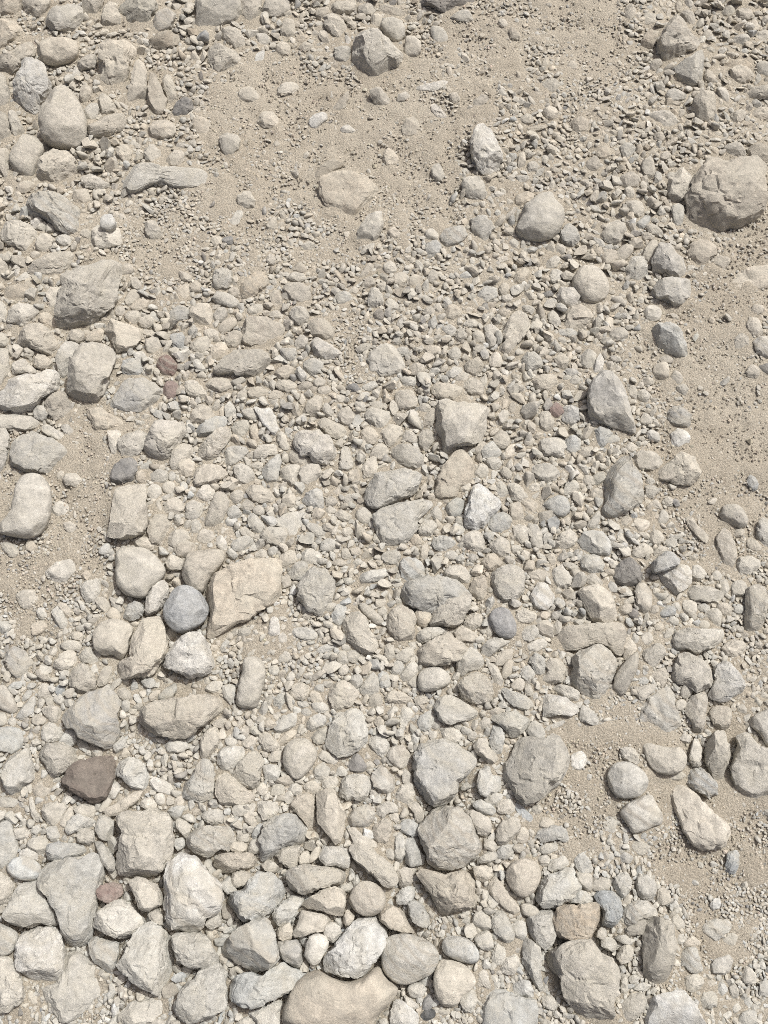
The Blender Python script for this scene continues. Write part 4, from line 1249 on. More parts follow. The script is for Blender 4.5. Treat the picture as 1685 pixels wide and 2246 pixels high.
tf 92,68 98,60 102,63 106,70 112,77 116,82 113,87 108,85 102,80 96,74
tr 117,82 120,79 128,82 130,86 124,89 118,86
gm 121,92 124,86 132,84 140,84 142,92 142,104 140,110 134,113 128,108 123,100
cr 36,78 40,76 46,80 51,88 52,95 46,97 40,93 36,86
ga 82,92 84,86 90,84 95,90 96,97 90,99 85,96
gm 96,90 100,84 106,86 109,92 112,100 112,106 106,107 100,102 96,98
cr 83,104 88,100 94,98 97,106 97,112 91,113 86,110
lrh 60,110 62,104 70,102 80,105 86,112 87,120 82,123 74,121 66,118 62,115
crh 54,132 58,120 66,120 76,123 84,132 84,138 80,142 74,146 72,152 66,154 60,152 55,144
cm 73,150 76,142 84,141 86,150 82,158 76,157
cm 96,118 100,108 106,110 106,118 102,123 97,122
cr 102,124 106,117 114,116 116,122 112,131 106,130 102,127
ca 118,110 120,103 126,107 131,112 132,120 131,128 134,140 132,144 126,136 122,128 118,122
cm 85,128 92,126 94,134 96,142 90,138 86,133
la 110,138 118,134 123,135 126,143 126,147 118,146 111,143
lfh 90,150 96,142 104,141 116,146 128,148 129,158 128,170 90,170
gm 132,146 140,146 143,152 142,156 134,154
ca 110,96 114,92 120,93 120,102 117,106 112,102
cm 35,140 42,136 49,140 46,146 38,147
cm 32,144 40,150 44,154 36,156
dm 46,150 52,142 54,152 48,158
km 45,160 49,155 55,155 56,160 50,163 46,163
wm 22,160 26,148 34,150 42,158 44,166 38,170 24,170
gah 32,34 40,32 44,40 48,46 47,51 38,53 34,50 33,42
ga 26,32 30,27 33,32 34,44 30,52 26,46
tr 20,40 24,39 27,44 25,48 20,46
bm 30,23 36,18 44,24 44,30 36,30 30,27
tm 35,7 42,7 47,12 46,20 42,22 40,14
cr 124,11 130,8 133,12 128,15
cm 129,21 134,16 141,20 140,24 133,26
gm 126,30 132,25 142,23 149,25 152,34 148,35 143,33 134,35
cm 128,40 134,37 144,36 142,41 134,44
cm 129,47 134,44 138,47 136,52 131,52
gm 136,54 140,48 148,45 152,50 146,54 139,56
@1179 1740 506
ymh 11,92 13,84 18,79 30,80 42,79 46,82 45,90 42,98 38,105 30,107 20,105 14,103
cmh 6,120 12,112 24,108 36,106 42,110 48,116 56,122 60,130 58,140 55,150 56,160 50,165 38,166 28,160 22,150 17,142 15,134 10,126
crh 60,12 66,7 76,2 82,1 85,8 90,15 90,22 84,23 76,27 68,29 65,22 60,16
cfh 94,0 98,-6 108,-4 114,0 120,8 128,14 136,22 139,30 134,39 119,40 111,36 105,28 102,18 98,10
cme 48,24 51,19 57,18 56,24 56,30 50,30
tre 65,36 70,33 78,35 81,40 77,45 72,45 68,42
sr 58,45 63,42 69,46 66,50 60,49
bmh 40,74 46,69 56,70 60,76 62,84 59,92 54,96 46,94 48,86 44,80
gm 20,78 26,70 34,70 40,76 39,80 28,79
tr 39,64 46,61 52,62 53,67 46,70 40,69
ta 28,58 34,56 39,60 39,69 35,70 31,66
cmh 54,66 58,58 64,56 68,62 67,70 62,76 57,71
cmh 71,66 72,59 78,58 85,64 86,70 83,77 76,77 72,72
tm 86,73 90,67 95,72 95,78 90,81 85,78
cm 61,88 64,80 72,77 80,78 86,84 86,89 78,90 70,94 64,95
na 63,98 70,93 77,89 78,97 76,101 66,102
tah 76,90 86,89 95,92 99,100 100,108 98,120 96,130 91,138 84,137 77,132 76,120 76,104
cm 96,90 100,87 105,92 106,97 98,98
cm 57,118 60,111 66,108 70,112 67,122 60,123
cm 46,110 48,104 55,105 58,110 54,114
tm 55,104 62,102 70,106 64,109
cm 42,102 46,96 50,99 48,106
gme 114,100 120,93 130,90 138,92 140,97 134,102 128,108 122,106
sme 128,110 136,101 142,98 146,104 142,110
cm 105,106 112,103 118,108 110,111 105,110
cm 100,118 106,112 114,110 116,118 120,128 112,130 104,124
la 124,124 130,117 138,116 142,121 141,127 133,131 126,129
cm 147,130 150,124 156,129 157,136 150,137 147,134
cm 103,136 106,131 114,130 120,133 118,140 112,143 104,140
cr 116,150 119,142 124,140 129,146 129,152 124,155 118,154
tm 120,136 126,134 128,138 122,140
cm 129,138 134,136 137,142 132,146
tm 138,140 142,136 145,144 140,149
cr 148,149 152,147 155,151 152,155 148,153
cm 139,153 143,150 147,155 142,158
cm 144,162 150,155 157,158 157,166 148,166
wah 78,160 82,148 88,144 98,142 106,142 112,150 118,160 122,168 76,170
cme 60,150 66,142 76,143 80,148 76,158 64,166 58,162
cf 69,140 75,136 82,138 78,142 70,141
wr 124,80 127,76 132,76 131,82 126,84
bm 135,52 137,42 145,42 145,52 142,58 136,58
cr 160,136 168,135 168,146 160,145
gm 26,48 32,42 38,48 40,56 32,58 27,53
"""


def chaikin(p, n, cut=0.2):
    for _ in range(n):
        q = np.roll(p, -1, 0)
        p = np.stack([(1 - cut) * p + cut * q, cut * p + (1 - cut) * q], 1).reshape(-1, 2)
    return p


def star_centre(p):
    """the point that sees the whole outline best"""
    q = np.roll(p, -1, 0)
    lo, hi = p.min(0), p.max(0)
    gx_, gy_ = np.meshgrid(np.linspace(lo[0], hi[0], 23), np.linspace(lo[1], hi[1], 23))
    c = np.stack([gx_.ravel(), gy_.ravel()], -1)
    e = q - p
    n = np.stack([-e[:, 1], e[:, 0]], -1) / (np.linalg.norm(e, axis=1, keepdims=True) + 1e-9)
    d = ((c[:, None] - p[None]) * n[None]).sum(-1)
    area = 0.5 * np.sum(p[:, 0] * q[:, 1] - q[:, 0] * p[:, 1])
    d = d * np.sign(area)
    cen = p.mean(0)
    score = d.min(1) - 0.08 * np.linalg.norm(c - cen, axis=1)
    return c[np.argmax(score)]


def make_star(p):
    """drop the most hooked corners until one point sees the whole outline"""
    p = p.copy()
    for _ in range(6):
        c = star_centre(p)
        q = np.roll(p, -1, 0)
        e = q - p
        n = np.stack([-e[:, 1], e[:, 0]], -1) / (np.linalg.norm(e, axis=1, keepdims=True) + 1e-9)
        sg = np.sign(np.sum(p[:, 0] * q[:, 1] - q[:, 0] * p[:, 1]))
        d = ((c - p) * n).sum(1) * sg
        if d.min() > 0.16 * math.sqrt(poly_area(p) / math.pi) or len(p) < 6:
            break
        prv = np.roll(p, 1, 0)
        turn = ((p[:, 0] - prv[:, 0]) * (q[:, 1] - p[:, 1]) - (p[:, 1] - prv[:, 1]) * (q[:, 0] - p[:, 0])) * sg
        k = int(np.argmin(turn))
        if turn[k] >= 0:
            break
        mid = 0.5 * (prv[k] + q[k])
        p[k] = p[k] + 0.8 * (mid - p[k])
    return p


def radial(p, c, nang=240):
    """distance of the outline from c at evenly spaced angles"""
    a = np.linspace(-math.pi, math.pi, nang, endpoint=False)
    d = np.stack([np.cos(a), np.sin(a)], -1)
    p0 = p - c
    p1 = np.roll(p0, -1, 0)
    e = p1 - p0
    den = d[:, None, 0] * e[None, :, 1] - d[:, None, 1] * e[None, :, 0]
    den = np.where(np.abs(den) < 1e-12, 1e-12, den)
    t = (p0[None, :, 0] * e[None, :, 1] - p0[None, :, 1] * e[None, :, 0]) / den
    s = (p0[None, :, 0] * d[:, None, 1] - p0[None, :, 1] * d[:, None, 0]) / den
    ok = (s >= -1e-6) & (s <= 1 + 1e-6) & (t > 0)
    return a, np.where(ok, t, 0).max(1)


def poly_area(p):
    q = np.roll(p, -1, 0)
    return 0.5 * abs(np.sum(p[:, 0] * q[:, 1] - q[:, 0] * p[:, 1]))


class Stone:
    pass


def parse():
    out = []
    for line in STONES.strip().split('\n'):
        w = line.split()
        if w[0][0] == '@':
            ox, oy = float(w[0][1:]), float(w[1])
            k = (float(w[2]) if len(w) > 2 else 450.0) * 10 / 1659
            continue
        s = Stone()
        s.code = w[0]
        s.c, s.s, s.flags = w[0][0], w[0][1], w[0][2:]
        s.poly = np.array([[float(v) for v in q.split(',')] for q in w[1:]]) * k + [ox, oy]
        s.area = poly_area(s.poly)
        if s.s == 'r' and 'h' not in s.flags and s.area < 4200 and (int(s.poly.sum()) % 6) < 5:
            s.s = 'm'
        s.mid = s.poly.mean(0)
        out.append(s)
    out.sort(key=lambda s: -s.area)
    return out


UP = np.array([0.0, 0.0, 1.0])


def rock_points(dirs, angles, rad, shape, seed, tz, tb):
    """unit directions -> a rock whose rim follows the outline; lengths in the unit of rad"""
    r = np.random.default_rng(seed)
    p1, p2, nf, a1, a2, a3, _, _ = SHAPE[shape]
    p1 = p1 * r.uniform(0.9, 1.1)
    phi = np.arctan2(dirs[:, 1], dirs[:, 0])
    R = np.interp(phi, np.append(angles, math.pi), np.append(rad, rad[0]))
    s = np.hypot(dirs[:, 0], dirs[:, 1])
    mean = rad.mean()
    k_ = np.power(np.power(s, p1) + np.power(np.abs(dirs[:, 2]), p1), -1.0 / p1)
    rho = s * k_
    zz = dirs[:, 2] * k_
    X = np.stack([R * rho * np.cos(phi), R * rho * np.sin(phi), np.where(zz > 0, zz * tz, zz * tb)], -1)
    t = r.normal(0, 0.22, 2)
    up = X[:, 2] > 0
    X[up, 2] *= np.clip(1 + (X[up, 0] * t[0] + X[up, 1] * t[1]) / mean, 0.45, 1.5)
    # coarse lumps
    off = r.uniform(0, 50, 3)
    nrm = X / (np.linalg.norm(X, axis=1, keepdims=True) + 1e-9)
    q = X / mean
    X = X + nrm * (a1 * mean * vnoise(q * 1.7 + off, seed % 97))[:, None]
    q = X / mean
    X = X + nrm * (mean * a2 * vnoise(q * 4.3 + off, 3 + seed % 89))[:, None]
    if shape != 'r':
        # stepped breaks
        for fq, am in ((1.5, 0.055), (2.9, 0.030)):
            X = X - nrm * (mean * am * np.tanh(14 * vnoise(q * fq + off + 21.0, 17)))[:, None]
    # broken faces
    lo_ = {'a': 0.62, 'm': 0.66, 'f': 0.76, 'r': 0.84}[shape]
    for k in range(nf):
        el = math.radians(r.uniform(52, 88) if k % 4 == 0 else r.uniform(14, 62))
        az = r.uniform(0, 2 * math.pi)
        n = np.array([math.cos(el) * math.cos(az), math.cos(el) * math.sin(az), math.sin(el)])
        h = X @ n
        lim = h.max() * (r.uniform(lo_, lo_ + 0.2) if k < 7 else r.uniform(0.86, 0.97))
        over = h - lim
        X = X - np.where(over > 0, over, 0)[:, None] * n
    q = X / mean
    X = X + nrm * (mean * a3 * vnoise(q * 10.5 + off, 5 + seed % 83))[:, None]
    if shape in 'maf':
        rg = 1 - 2 * np.abs(vnoise(q * 3.1 + off + 4.0, 13))
        X = X + nrm * (mean * a2 * 0.35 * rg)[:, None]
        X = X + nrm * (mean * a3 * 0.5 * vnoise(q * 23.0 + off, 7))[:, None]
        # chipped, creased breaks
        cr = np.abs(vnoise(q * 2.3 + off + 9.0, 11))
        X = X - nrm * (mean * a2 * 1.2 * np.clip(0.10 - cr, 0, 1) / 0.10)[:, None]
    # bring the rim back onto the outline after the breaks
    nb = 110
    ph = np.arctan2(X[:, 1], X[:, 0])
    rr = np.hypot(X[:, 0], X[:, 1])
    bi = ((ph + math.pi) / (2 * math.pi) * nb).astype(int) % nb
    mxr = np.zeros(nb)
    np.maximum.at(mxr, bi, rr)
    ba = (np.arange(nb) + 0.5) / nb * 2 * math.pi - math.pi
    want = np.interp(ba, np.append(angles, math.pi), np.append(rad, rad[0]))
    ratio = np.clip(want / np.maximum(mxr, 1e-6), 0.85, 1.3)
    ratio = 0.25 * np.roll(ratio, 1) + 0.5 * ratio + 0.25 * np.roll(ratio, -1)
    k = np.interp(ph, np.concatenate([[ba[0] - 2 * math.pi / nb], ba, [ba[-1] + 2 * math.pi / nb]]), np.concatenate([[ratio[-1]], ratio, [ratio[0]]]))
    X[:, 0] *= k
    X[:, 1] *= k
    return X


def build_stone(s, idx, level):
    """a traced stone as points in the world"""
    sm = {'r': 2, 'm': 1, 'a': 1, 'f': 1}[s.s]
    poly = chaikin(make_star(s.poly), sm, {'r': 0.24, 'm': 0.15, 'a': 0.10, 'f': 0.13}[s.s])
    # ragged, chipped outline
    seg = np.linalg.norm(np.roll(poly, -1, 0) - poly, axis=1)
    cum = np.concatenate([[0], np.cumsum(seg)])
    u_ = np.linspace(0, cum[-1], 110, endpoint=False)
    ring_ = np.concatenate([poly, poly[:1]])
    poly = np.stack([np.interp(u_, cum, ring_[:, 0]), np.interp(u_, cum, ring_[:, 1])], -1)
    out_ = poly - poly.mean(0)
    out_ /= np.linalg.norm(out_, axis=1, keepdims=True)
    q_ = np.concatenate([poly / math.sqrt(s.area / math.pi), np.full((len(poly), 1), idx * 3.7)], 1)
    jag = vnoise(q_ * 2.6, 41) + 0.55 * vnoise(q_ * 6.1, 43) + 0.3 * vnoise(q_ * 13.0, 44)
    poly = poly + out_ * (jag * SHAPE[s.s][1] * math.sqrt(s.area / math.pi))[:, None]
    poly = poly.mean(0) + (poly - poly.mean(0)) * 1.045
    c = star_centre(poly)
    R_px = math.sqrt(s.area / math.pi)
    d0 = ray(c[0], c[1])
    g = on_ground(np.array([c[0]]), np.array([c[1]]))[0]
    mpp = np.linalg.norm(g - CAM) / np.linalg.norm(d0) / FOC
    thick = SHAPE[s.s][6]
    eff = R_px if R_px < 55 else 55 + 0.35 * (R_px - 55)
    T = thick * eff * mpp * (1.12 if 'h' in s.flags else 0.92)
    lift = 0.46 * T + 0.001
    if 'h' in s.flags:
        lift = 0.60 * T
    if 'e' in s.flags:
        T *= 0.62
        lift = 0.02 * T
    if 'o' in s.flags:
        lift += 0.030
    C = on_ground(np.array([c[0]]), np.array([c[1]]), lift)[0]
    back = -(C - CAM) / np.linalg.norm(C - CAM)
    w = UP + back
    w /= np.linalg.norm(w)
    u = np.cross([0, 1, 0], w)
    u /= np.linalg.norm(u)
    v = np.cross(w, u)
    d = ray(poly[:, 0], poly[:, 1])
    t = ((C - CAM) @ w) / (d @ w)
    pts = CAM + d * t[:, None] - C
    flat = np.stack([pts @ u, pts @ v], -1)
    a, rad = radial(flat, np.zeros(2))
    rad = np.maximum(rad, 0.25 * rad.mean())
    dirs, faces = ICO[level]
    X = rock_points(dirs, a, rad, s.s, 1000 + idx * 7, T, max(0.75 * T, lift + 0.35 * T + float(hollow_at(C[None])[0])))
    Wd = C + X[:, :1] * u + X[:, 1:2] * v + X[:, 2:] * w
    return Wd, faces, C


SPECIAL = 'mkuidpy'


def stone_colour(c, y, r, lift_=1.0):
    a, b, pch = COL[c]
    f = 0.08 if c in SPECIAL or c == 'w' else 0.45 if c in 'gsl' else 0.30
    a, b = [(1 - f) * np.array(q_) + f * np.array([0.486, 0.470, 0.405]) for q_ in (a, b)]
    a, b = [q_ + 0.26 * (q_.mean() - q_) for q_ in (a, b)]
    j = r.normal(1.0, 0.06) * (0.95 + 0.10 * y / IMG_H) * lift_
    warm = r.normal(0, 0.018) - 0.022 + 0.035 * (0.5 - y / IMG_H)
    tint = np.array([1 + warm, 1.0, 1 - 1.3 * warm])
    return np.clip(np.array(a) * j * tint, 0.02, 0.8), np.clip(np.array(b) * j * tint, 0.02, 0.8), pch * r.uniform(0.5, 1.1)


stones = parse()
N_THINGS = 300


def to_pixel(p):
    d = p - CAM
    zc = -d[:, 1] * ST + d[:, 2] * CT
    zc = np.minimum(zc, -0.2)
    return IMG_W / 2 + FOC * d[:, 0] / -zc, IMG_H / 2 - FOC * (d[:, 1] * CT + d[:, 2] * ST) / -zc


# where large stones lie packed on one another the sand between them is deeper down
HK = 12.0
hw, hh = int(IMG_W / HK) + 1, int(IMG_H / HK) + 1
big = np.zeros((hh, hw))
for s in stones:
    rad_px = math.sqrt(s.area / math.pi)
    if rad_px < 24 or 'e' in s.flags:
        continue
    yy_, xx_ = np.mgrid[0:hh, 0:hw]
    cx_, cy_ = s.mid / HK
    big += s.area / HK / HK * np.exp(-((xx_ - cx_) ** 2 + (yy_ - cy_) ** 2) / (2 * (75 / HK) ** 2)) / (2 * math.pi * (75 / HK) ** 2)
big = np.clip((big - 0.40) / 0.28, 0, 1)
big = big * big * (3 - 2 * big)


# sand banked against every stone
BK = 6.0
bw, bh = int(IMG_W / BK) + 1, int(IMG_H / BK) + 1
bank = np.zeros((bh, bw))
for s in stones:
    q_ = s.poly / BK
    lo = np.maximum(np.floor(q_.min(0)).astype(int), 0)
    hi = np.minimum(np.ceil(q_.max(0)).astype(int) + 1, [bw, bh])
    if (hi <= lo).any():
        continue
    X_, Y_ = np.meshgrid(np.arange(lo[0], hi[0]) + 0.5, np.arange(lo[1], hi[1]) + 0.5)
    ins = np.zeros(X_.shape, bool)
    for (x1, y1), (x2, y2) in zip(q_, np.roll(q_, 1, 0)):
        if y1 != y2:
            ins ^= ((y1 > Y_) != (y2 > Y_)) & (X_ < (x2 - x1) * (Y_ - y1) / (y2 - y1) + x1)
    bank[lo[1]:hi[1], lo[0]:hi[0]] = np.maximum(bank[lo[1]:hi[1], lo[0]:hi[0]], ins * min(1.0, math.sqrt(s.area / math.pi) / 40) * (0.1 if 'e' in s.flags else 1.0))
kern = np.exp(-0.5 * (np.arange(-6, 7) / 2.3) ** 2)
kern /= kern.sum()
bank = np.apply_along_axis(lambda v_: np.convolve(v_, kern, 'same'), 0, bank)
bank = np.apply_along_axis(lambda v_: np.convolve(v_, kern, 'same'), 1, bank)


def hollow_at(p):
    px, py = to_pixel(p)
    ix = np.clip(px / HK, 0, hw - 1.001); iy = np.clip(py / HK, 0, hh - 1.001)
    i0, j0 = ix.astype(int), iy.astype(int)
    fx, fy = ix - i0, iy - j0
    i1, j1 = np.minimum(i0 + 1, hw - 1), np.minimum(j0 + 1, hh - 1)
    v = big[j0, i0] * (1 - fx) * (1 - fy) + big[j0, i1] * fx * (1 - fy) + big[j1, i0] * (1 - fx) * fy + big[j1, i1] * fx * fy
    far = np.clip(1 - np.maximum(np.abs(px - IMG_W / 2) - IMG_W / 2, 0) / 250, 0, 1) * np.clip(1 - np.maximum(np.abs(py - IMG_H / 2) - IMG_H / 2, 0) / 250, 0, 1)
    bx_ = np.clip(px / BK, 0, bw - 1).astype(int); by_ = np.clip(py / BK, 0, bh - 1).astype(int)
    inn = (px > 0) & (px < IMG_W) & (py > 0) & (py < IMG_H)
    return 0.015 * v * far - 0.0045 * bank[by_, bx_] * inn * (1 - 0.8 * v)


# ------------------------------------------------------------------ ground: one sheet, fine where it is seen, out to the horizon
def axis(a, b, step, far):
    mid = np.arange(a, b + step, step)
    g = [step]
    while sum(g) < far:
        g.append(g[-1] * 1.28)
    g = np.cumsum(g)
    return np.concatenate([(mid[0] - g)[::-1], mid, mid[-1] + g])


gx = axis(-1.25, 1.25, 0.0055, 90.0)
gy = axis(-0.45, 2.25, 0.0055, 90.0)
GX, GY = np.meshgrid(gx, gy)
P = np.stack([GX.ravel(), GY.ravel(), np.zeros(GX.size)], -1)
GZ = ground_h(P[:, 0], P[:, 1])
inside = ((np.abs(P[:, 0]) < 1.4) & (P[:, 1] > -0.6) & (P[:, 1] < 2.4)).astype(float)
lump = np.zeros(len(P))
sel = inside > 0
lump[sel] = 0.0035 * vnoise(P[sel] * 28.0, 5) + 0.0022 * vnoise(P[sel] * 70.0, 6) + 0.0011 * vnoise(P[sel] * 150.0, 8)
P[:, 2] = GZ + lump - hollow_at(P)
nx, ny = len(gx), len(gy)
ii = np.arange(nx * ny).reshape(ny, nx)
quads = np.stack([ii[:-1, :-1], ii[:-1, 1:], ii[1:, 1:], ii[1:, :-1]], -1).reshape(-1, 4)
ground = bpy.data.objects.new('ground', make_mesh('ground', P, quads, M_SAND))
S.collection.objects.link(ground)
ground['kind'] = 'structure'
ground['label'] = 'pale dusty sand and crushed limestone ground'

crng = np.random.default_rng(21)
occ_polys = []
GV, GF, GC, GC2, GP, GR, GS, GD, GT = [], [], [], [], [], [], [], [], []   # the gravel mesh
goff = 0


def add_gravel(verts, faces, col, col2, patch, rough, smooth=True, dusty=1.0):
    global goff
    GV.append(verts)
    GF.append(faces + goff)
    n = len(verts)
    goff += n
    GC.append(np.broadcast_to(col, (n, 3)))
    GC2.append(np.broadcast_to(col2, (n, 3)))
    GP.append(np.full(n, patch))
    GT.append(np.full(n, float(crng.uniform(0.7, 1.5))))
    GD.append(np.full(n, dusty))
    GR.append(np.full(n, rough))
    GS.append(np.full(len(faces), smooth, bool))


for i, s in enumerate(stones):
    col, col2, pch = stone_colour(s.c, s.mid[1], crng, 1.07 if s.c not in SPECIAL else 1.0)
    if i < N_THINGS:
        V, F, C = build_stone(s, i, 5 if i < 170 else 4)
        n = len(V)
        me = make_mesh('stone', V - C, F, M_STONE, True, {
            'col': np.broadcast_to(col, (n, 3)), 'col2': np.broadcast_to(col2, (n, 3)),
            'patch': np.full(n, pch), 'tex': np.full(n, float(crng.uniform(0.55, 1.6))), 'band': np.full(n, 0.6 if (i * 7) % 5 == 0 else 0.0), 'dusty': np.full(n, 0.3 if s.c in SPECIAL else 1.0), 'rough': np.full(n, SHAPE[s.s][7])})
        if s.s != 'r':
            me.set_sharp_from_angle(angle=math.radians(20 if i < 170 else 26))
        nm = 'pebble' if s.s == 'r' else 'flat_stone' if s.s == 'f' else 'stone'
        o = bpy.data.objects.new(nm, me)
        o.location = C
        S.collection.objects.link(o)
        s.obj = o
    else:
        V, F, C = build_stone(s, i, 4 if i < 420 else 3)
        add_gravel(V, F, col, col2, pch, SHAPE[s.s][7], s.s == 'r', 0.3 if s.c in SPECIAL else 1.0)

# ------------------------------------------------------------------ gravel packed between the traced stones
COVER = """
2 2 2 3 2 3 2 1 1 1 2.4 2.6
2 2 2 0.6 0 1 1 1 2 1.6 2.2 2.4
3 3 2 1 1 0 1 2 2 2.6 2 1.4
3 2.2 1.2 1.2 2 1 1 2 2 3 2.6 1
3 2.4 1.2 2 2 2 3 3 3 3 1 1
3 3 3 3 3 1 3 3 3 2 1 1
2 1 3 3 3 3 3 3 3 3 1 0
1 1 3 3 3 3 3 3 3 2 1 0
1 1 3 3 3 3 3 3 3 3 2 1
1 2 3 3 2 3 3 3 3 3 3 2
3 3 3 1 2 3 3 3 2 2 2 2
3 3 2 3 3 3 3 3 1 1 1 2
3 3 3 3 3 3 3 2 1 1 1 1
3 3 3 3 3 3 3 3 2 2 1 1
3 3 3 3 3 3 2 3 2 2 2 1
2 2 3 3 2 3 3 2 2 2 2 2
"""
cover = np.array([[float(v) for v in r_.split()] for r_ in COVER.strip().split('\n')])


def cover_at(x, y):
    gx_ = np.clip(np.asarray(x) / IMG_W * 12 - 0.5, 0, 10.999)
    gy_ = np.clip(np.asarray(y) / IMG_H * 16 - 0.5, 0, 14.999)
    i0, j0 = gx_.astype(int), gy_.astype(int)
    fx, fy = gx_ - i0, gy_ - j0
    v = (cover[j0, i0] * (1 - fx) * (1 - fy) + cover[j0, i0 + 1] * fx * (1 - fy) + cover[j0 + 1, i0] * (1 - fx) * fy + cover[j0 + 1, i0 + 1] * fx * fy)
    n = vnoise(np.stack([np.ravel(x) / 70.0, np.ravel(y) / 70.0, np.zeros(np.size(x))], -1), 31)
    return v + 0.6 * n


MX, MY, HS = 280, 220, 2.0           # margin in photo pixels, mask step
mw, mh = int((IMG_W + 2 * MX) / HS), int((IMG_H + 2 * MY) / HS)
occ = np.zeros((mh, mw), bool)
yy, xx = np.mgrid[0:mh, 0:mw]


def stamp_poly(p):
    q = (p + [MX, MY]) / HS
    lo = np.maximum(np.floor(q.min(0)).astype(int), 0)
    hi = np.minimum(np.ceil(q.max(0)).astype(int) + 1, [mw, mh])
    if (hi <= lo).any():
        return
    X, Y = np.meshgrid(np.arange(lo[0], hi[0]) + 0.5, np.arange(lo[1], hi[1]) + 0.5)
    ins = np.zeros(X.shape, bool)
    b = np.roll(q, 1, 0)
    for (x1, y1), (x2, y2) in zip(q, b):
        if y1 == y2:
            continue
        ins ^= ((y1 > Y) != (y2 > Y)) & (X < (x2 - x1) * (Y - y1) / (y2 - y1) + x1)
    occ[lo[1]:hi[1], lo[0]:hi[0]] |= ins


for s in stones:
    if 'e' in s.flags:
        c_ = s.poly.mean(0)
        stamp_poly(c_ + (s.poly - c_) * 0.85)
    else:
        stamp_poly(s.poly)

occ_stones = occ.copy()
ring = [(math.cos(k * math.pi / 4), math.sin(k * math.pi / 4)) for k in range(8)]
placed = []


def throw(n, r_lo, r_hi, c_min, prob, tol, r):
    X = r.uniform(-MX, IMG_W + MX, n)
    Y = r.uniform(-MY, IMG_H + MY, n)
    R = r.uniform(r_lo, r_hi, n)
    keep = (cover_at(X, Y) > c_min) & (r.random(n) < prob)
    for x, y, q in zip(X[keep], Y[keep], R[keep]):
        cx, cy = (x + MX) / HS, (y + MY) / HS
        k = q / HS * tol
        ok = True
        if occ[min(int(cy), mh - 1), min(int(cx), mw - 1)]:
            continue
        for a_, b_ in ring:
            ix, iy = int(cx + a_ * k), int(cy + b_ * k)
            if ix < 0 or iy < 0 or ix >= mw or iy >= mh or occ[iy, ix]:
                ok = False
                break
        if not ok:
            continue
        k = q / HS * 0.80
        x0, x1, y0, y1 = max(int(cx - k), 0), min(int(cx + k) + 2, mw), max(int(cy - k), 0), min(int(cy + k) + 2, mh)
        sub = (xx[y0:y1, x0:x1] + 0.5 - cx) ** 2 + (yy[y0:y1, x0:x1] + 0.5 - cy) ** 2 <= k * k
        occ[y0:y1, x0:x1] |= sub
        placed.append((x, y, q))


tr = np.random.default_rng(5)
# a few large ones only outside the picture, so that the ground goes on as it is
throw(9000, 17, 28, 3.0, 0.12, 0.9, tr)
throw(60000, 10.5, 16, 2.75, 0.75, 0.76, tr)
throw(80000, 8.0, 11.5, 2.3, 0.8, 0.74, tr)
throw(120000, 5.8, 8.5, 1.65, 0.85, 0.72, tr)
throw(9000, 4.5, 9.0, 0.3, 0.16, 1.0, tr)
throw(180000, 4.0, 6.0, 1.5, 0.9, 0.70, tr)
throw(200000, 3.0, 4.2, 1.25, 0.8, 0.70, tr)
throw(90000, 2.2, 3.6, 0.2, 0.45, 0.95, tr)
n_low = len(placed)
# a loose second layer lying on the first
occ2 = occ
occ = occ_stones.copy()
throw(26000, 5.0, 11.0, 2.45, 0.5, 0.95, tr)
occ = occ | occ2
layer = np.concatenate([np.zeros(n_low), np.ones(len(placed) - n_low)])
placed = np.array(placed)

# base pebbles
def base_rock(level, seed, shape):
    r = np.random.default_rng(seed)
    dirs, faces = ICO[level]
    X = dirs * np.array([1.0, r.uniform(0.58, 0.95), r.uniform(0.45, 0.8)])
    off = r.uniform(0, 40, 3)
    X = X * (1 + 0.30 * vnoise(X * 1.6 + off, seed))[:, None]
    for k in range(shape):
        n = r.normal(0, 1, 3)
        n /= np.linalg.norm(n)
        h = X @ n
        lim = h.max() * r.uniform(0.45, 0.86)
        X = X - np.where(h > lim, (h - lim) * 0.97, 0)[:, None] * n
    X = X * (1 + (0.06 if level > 1 else 0.16) * vnoise(X * 4.0 + off, seed + 3))[:, None]
    m = np.linalg.norm(X[:, :2], axis=1).max()
    return X / m, faces


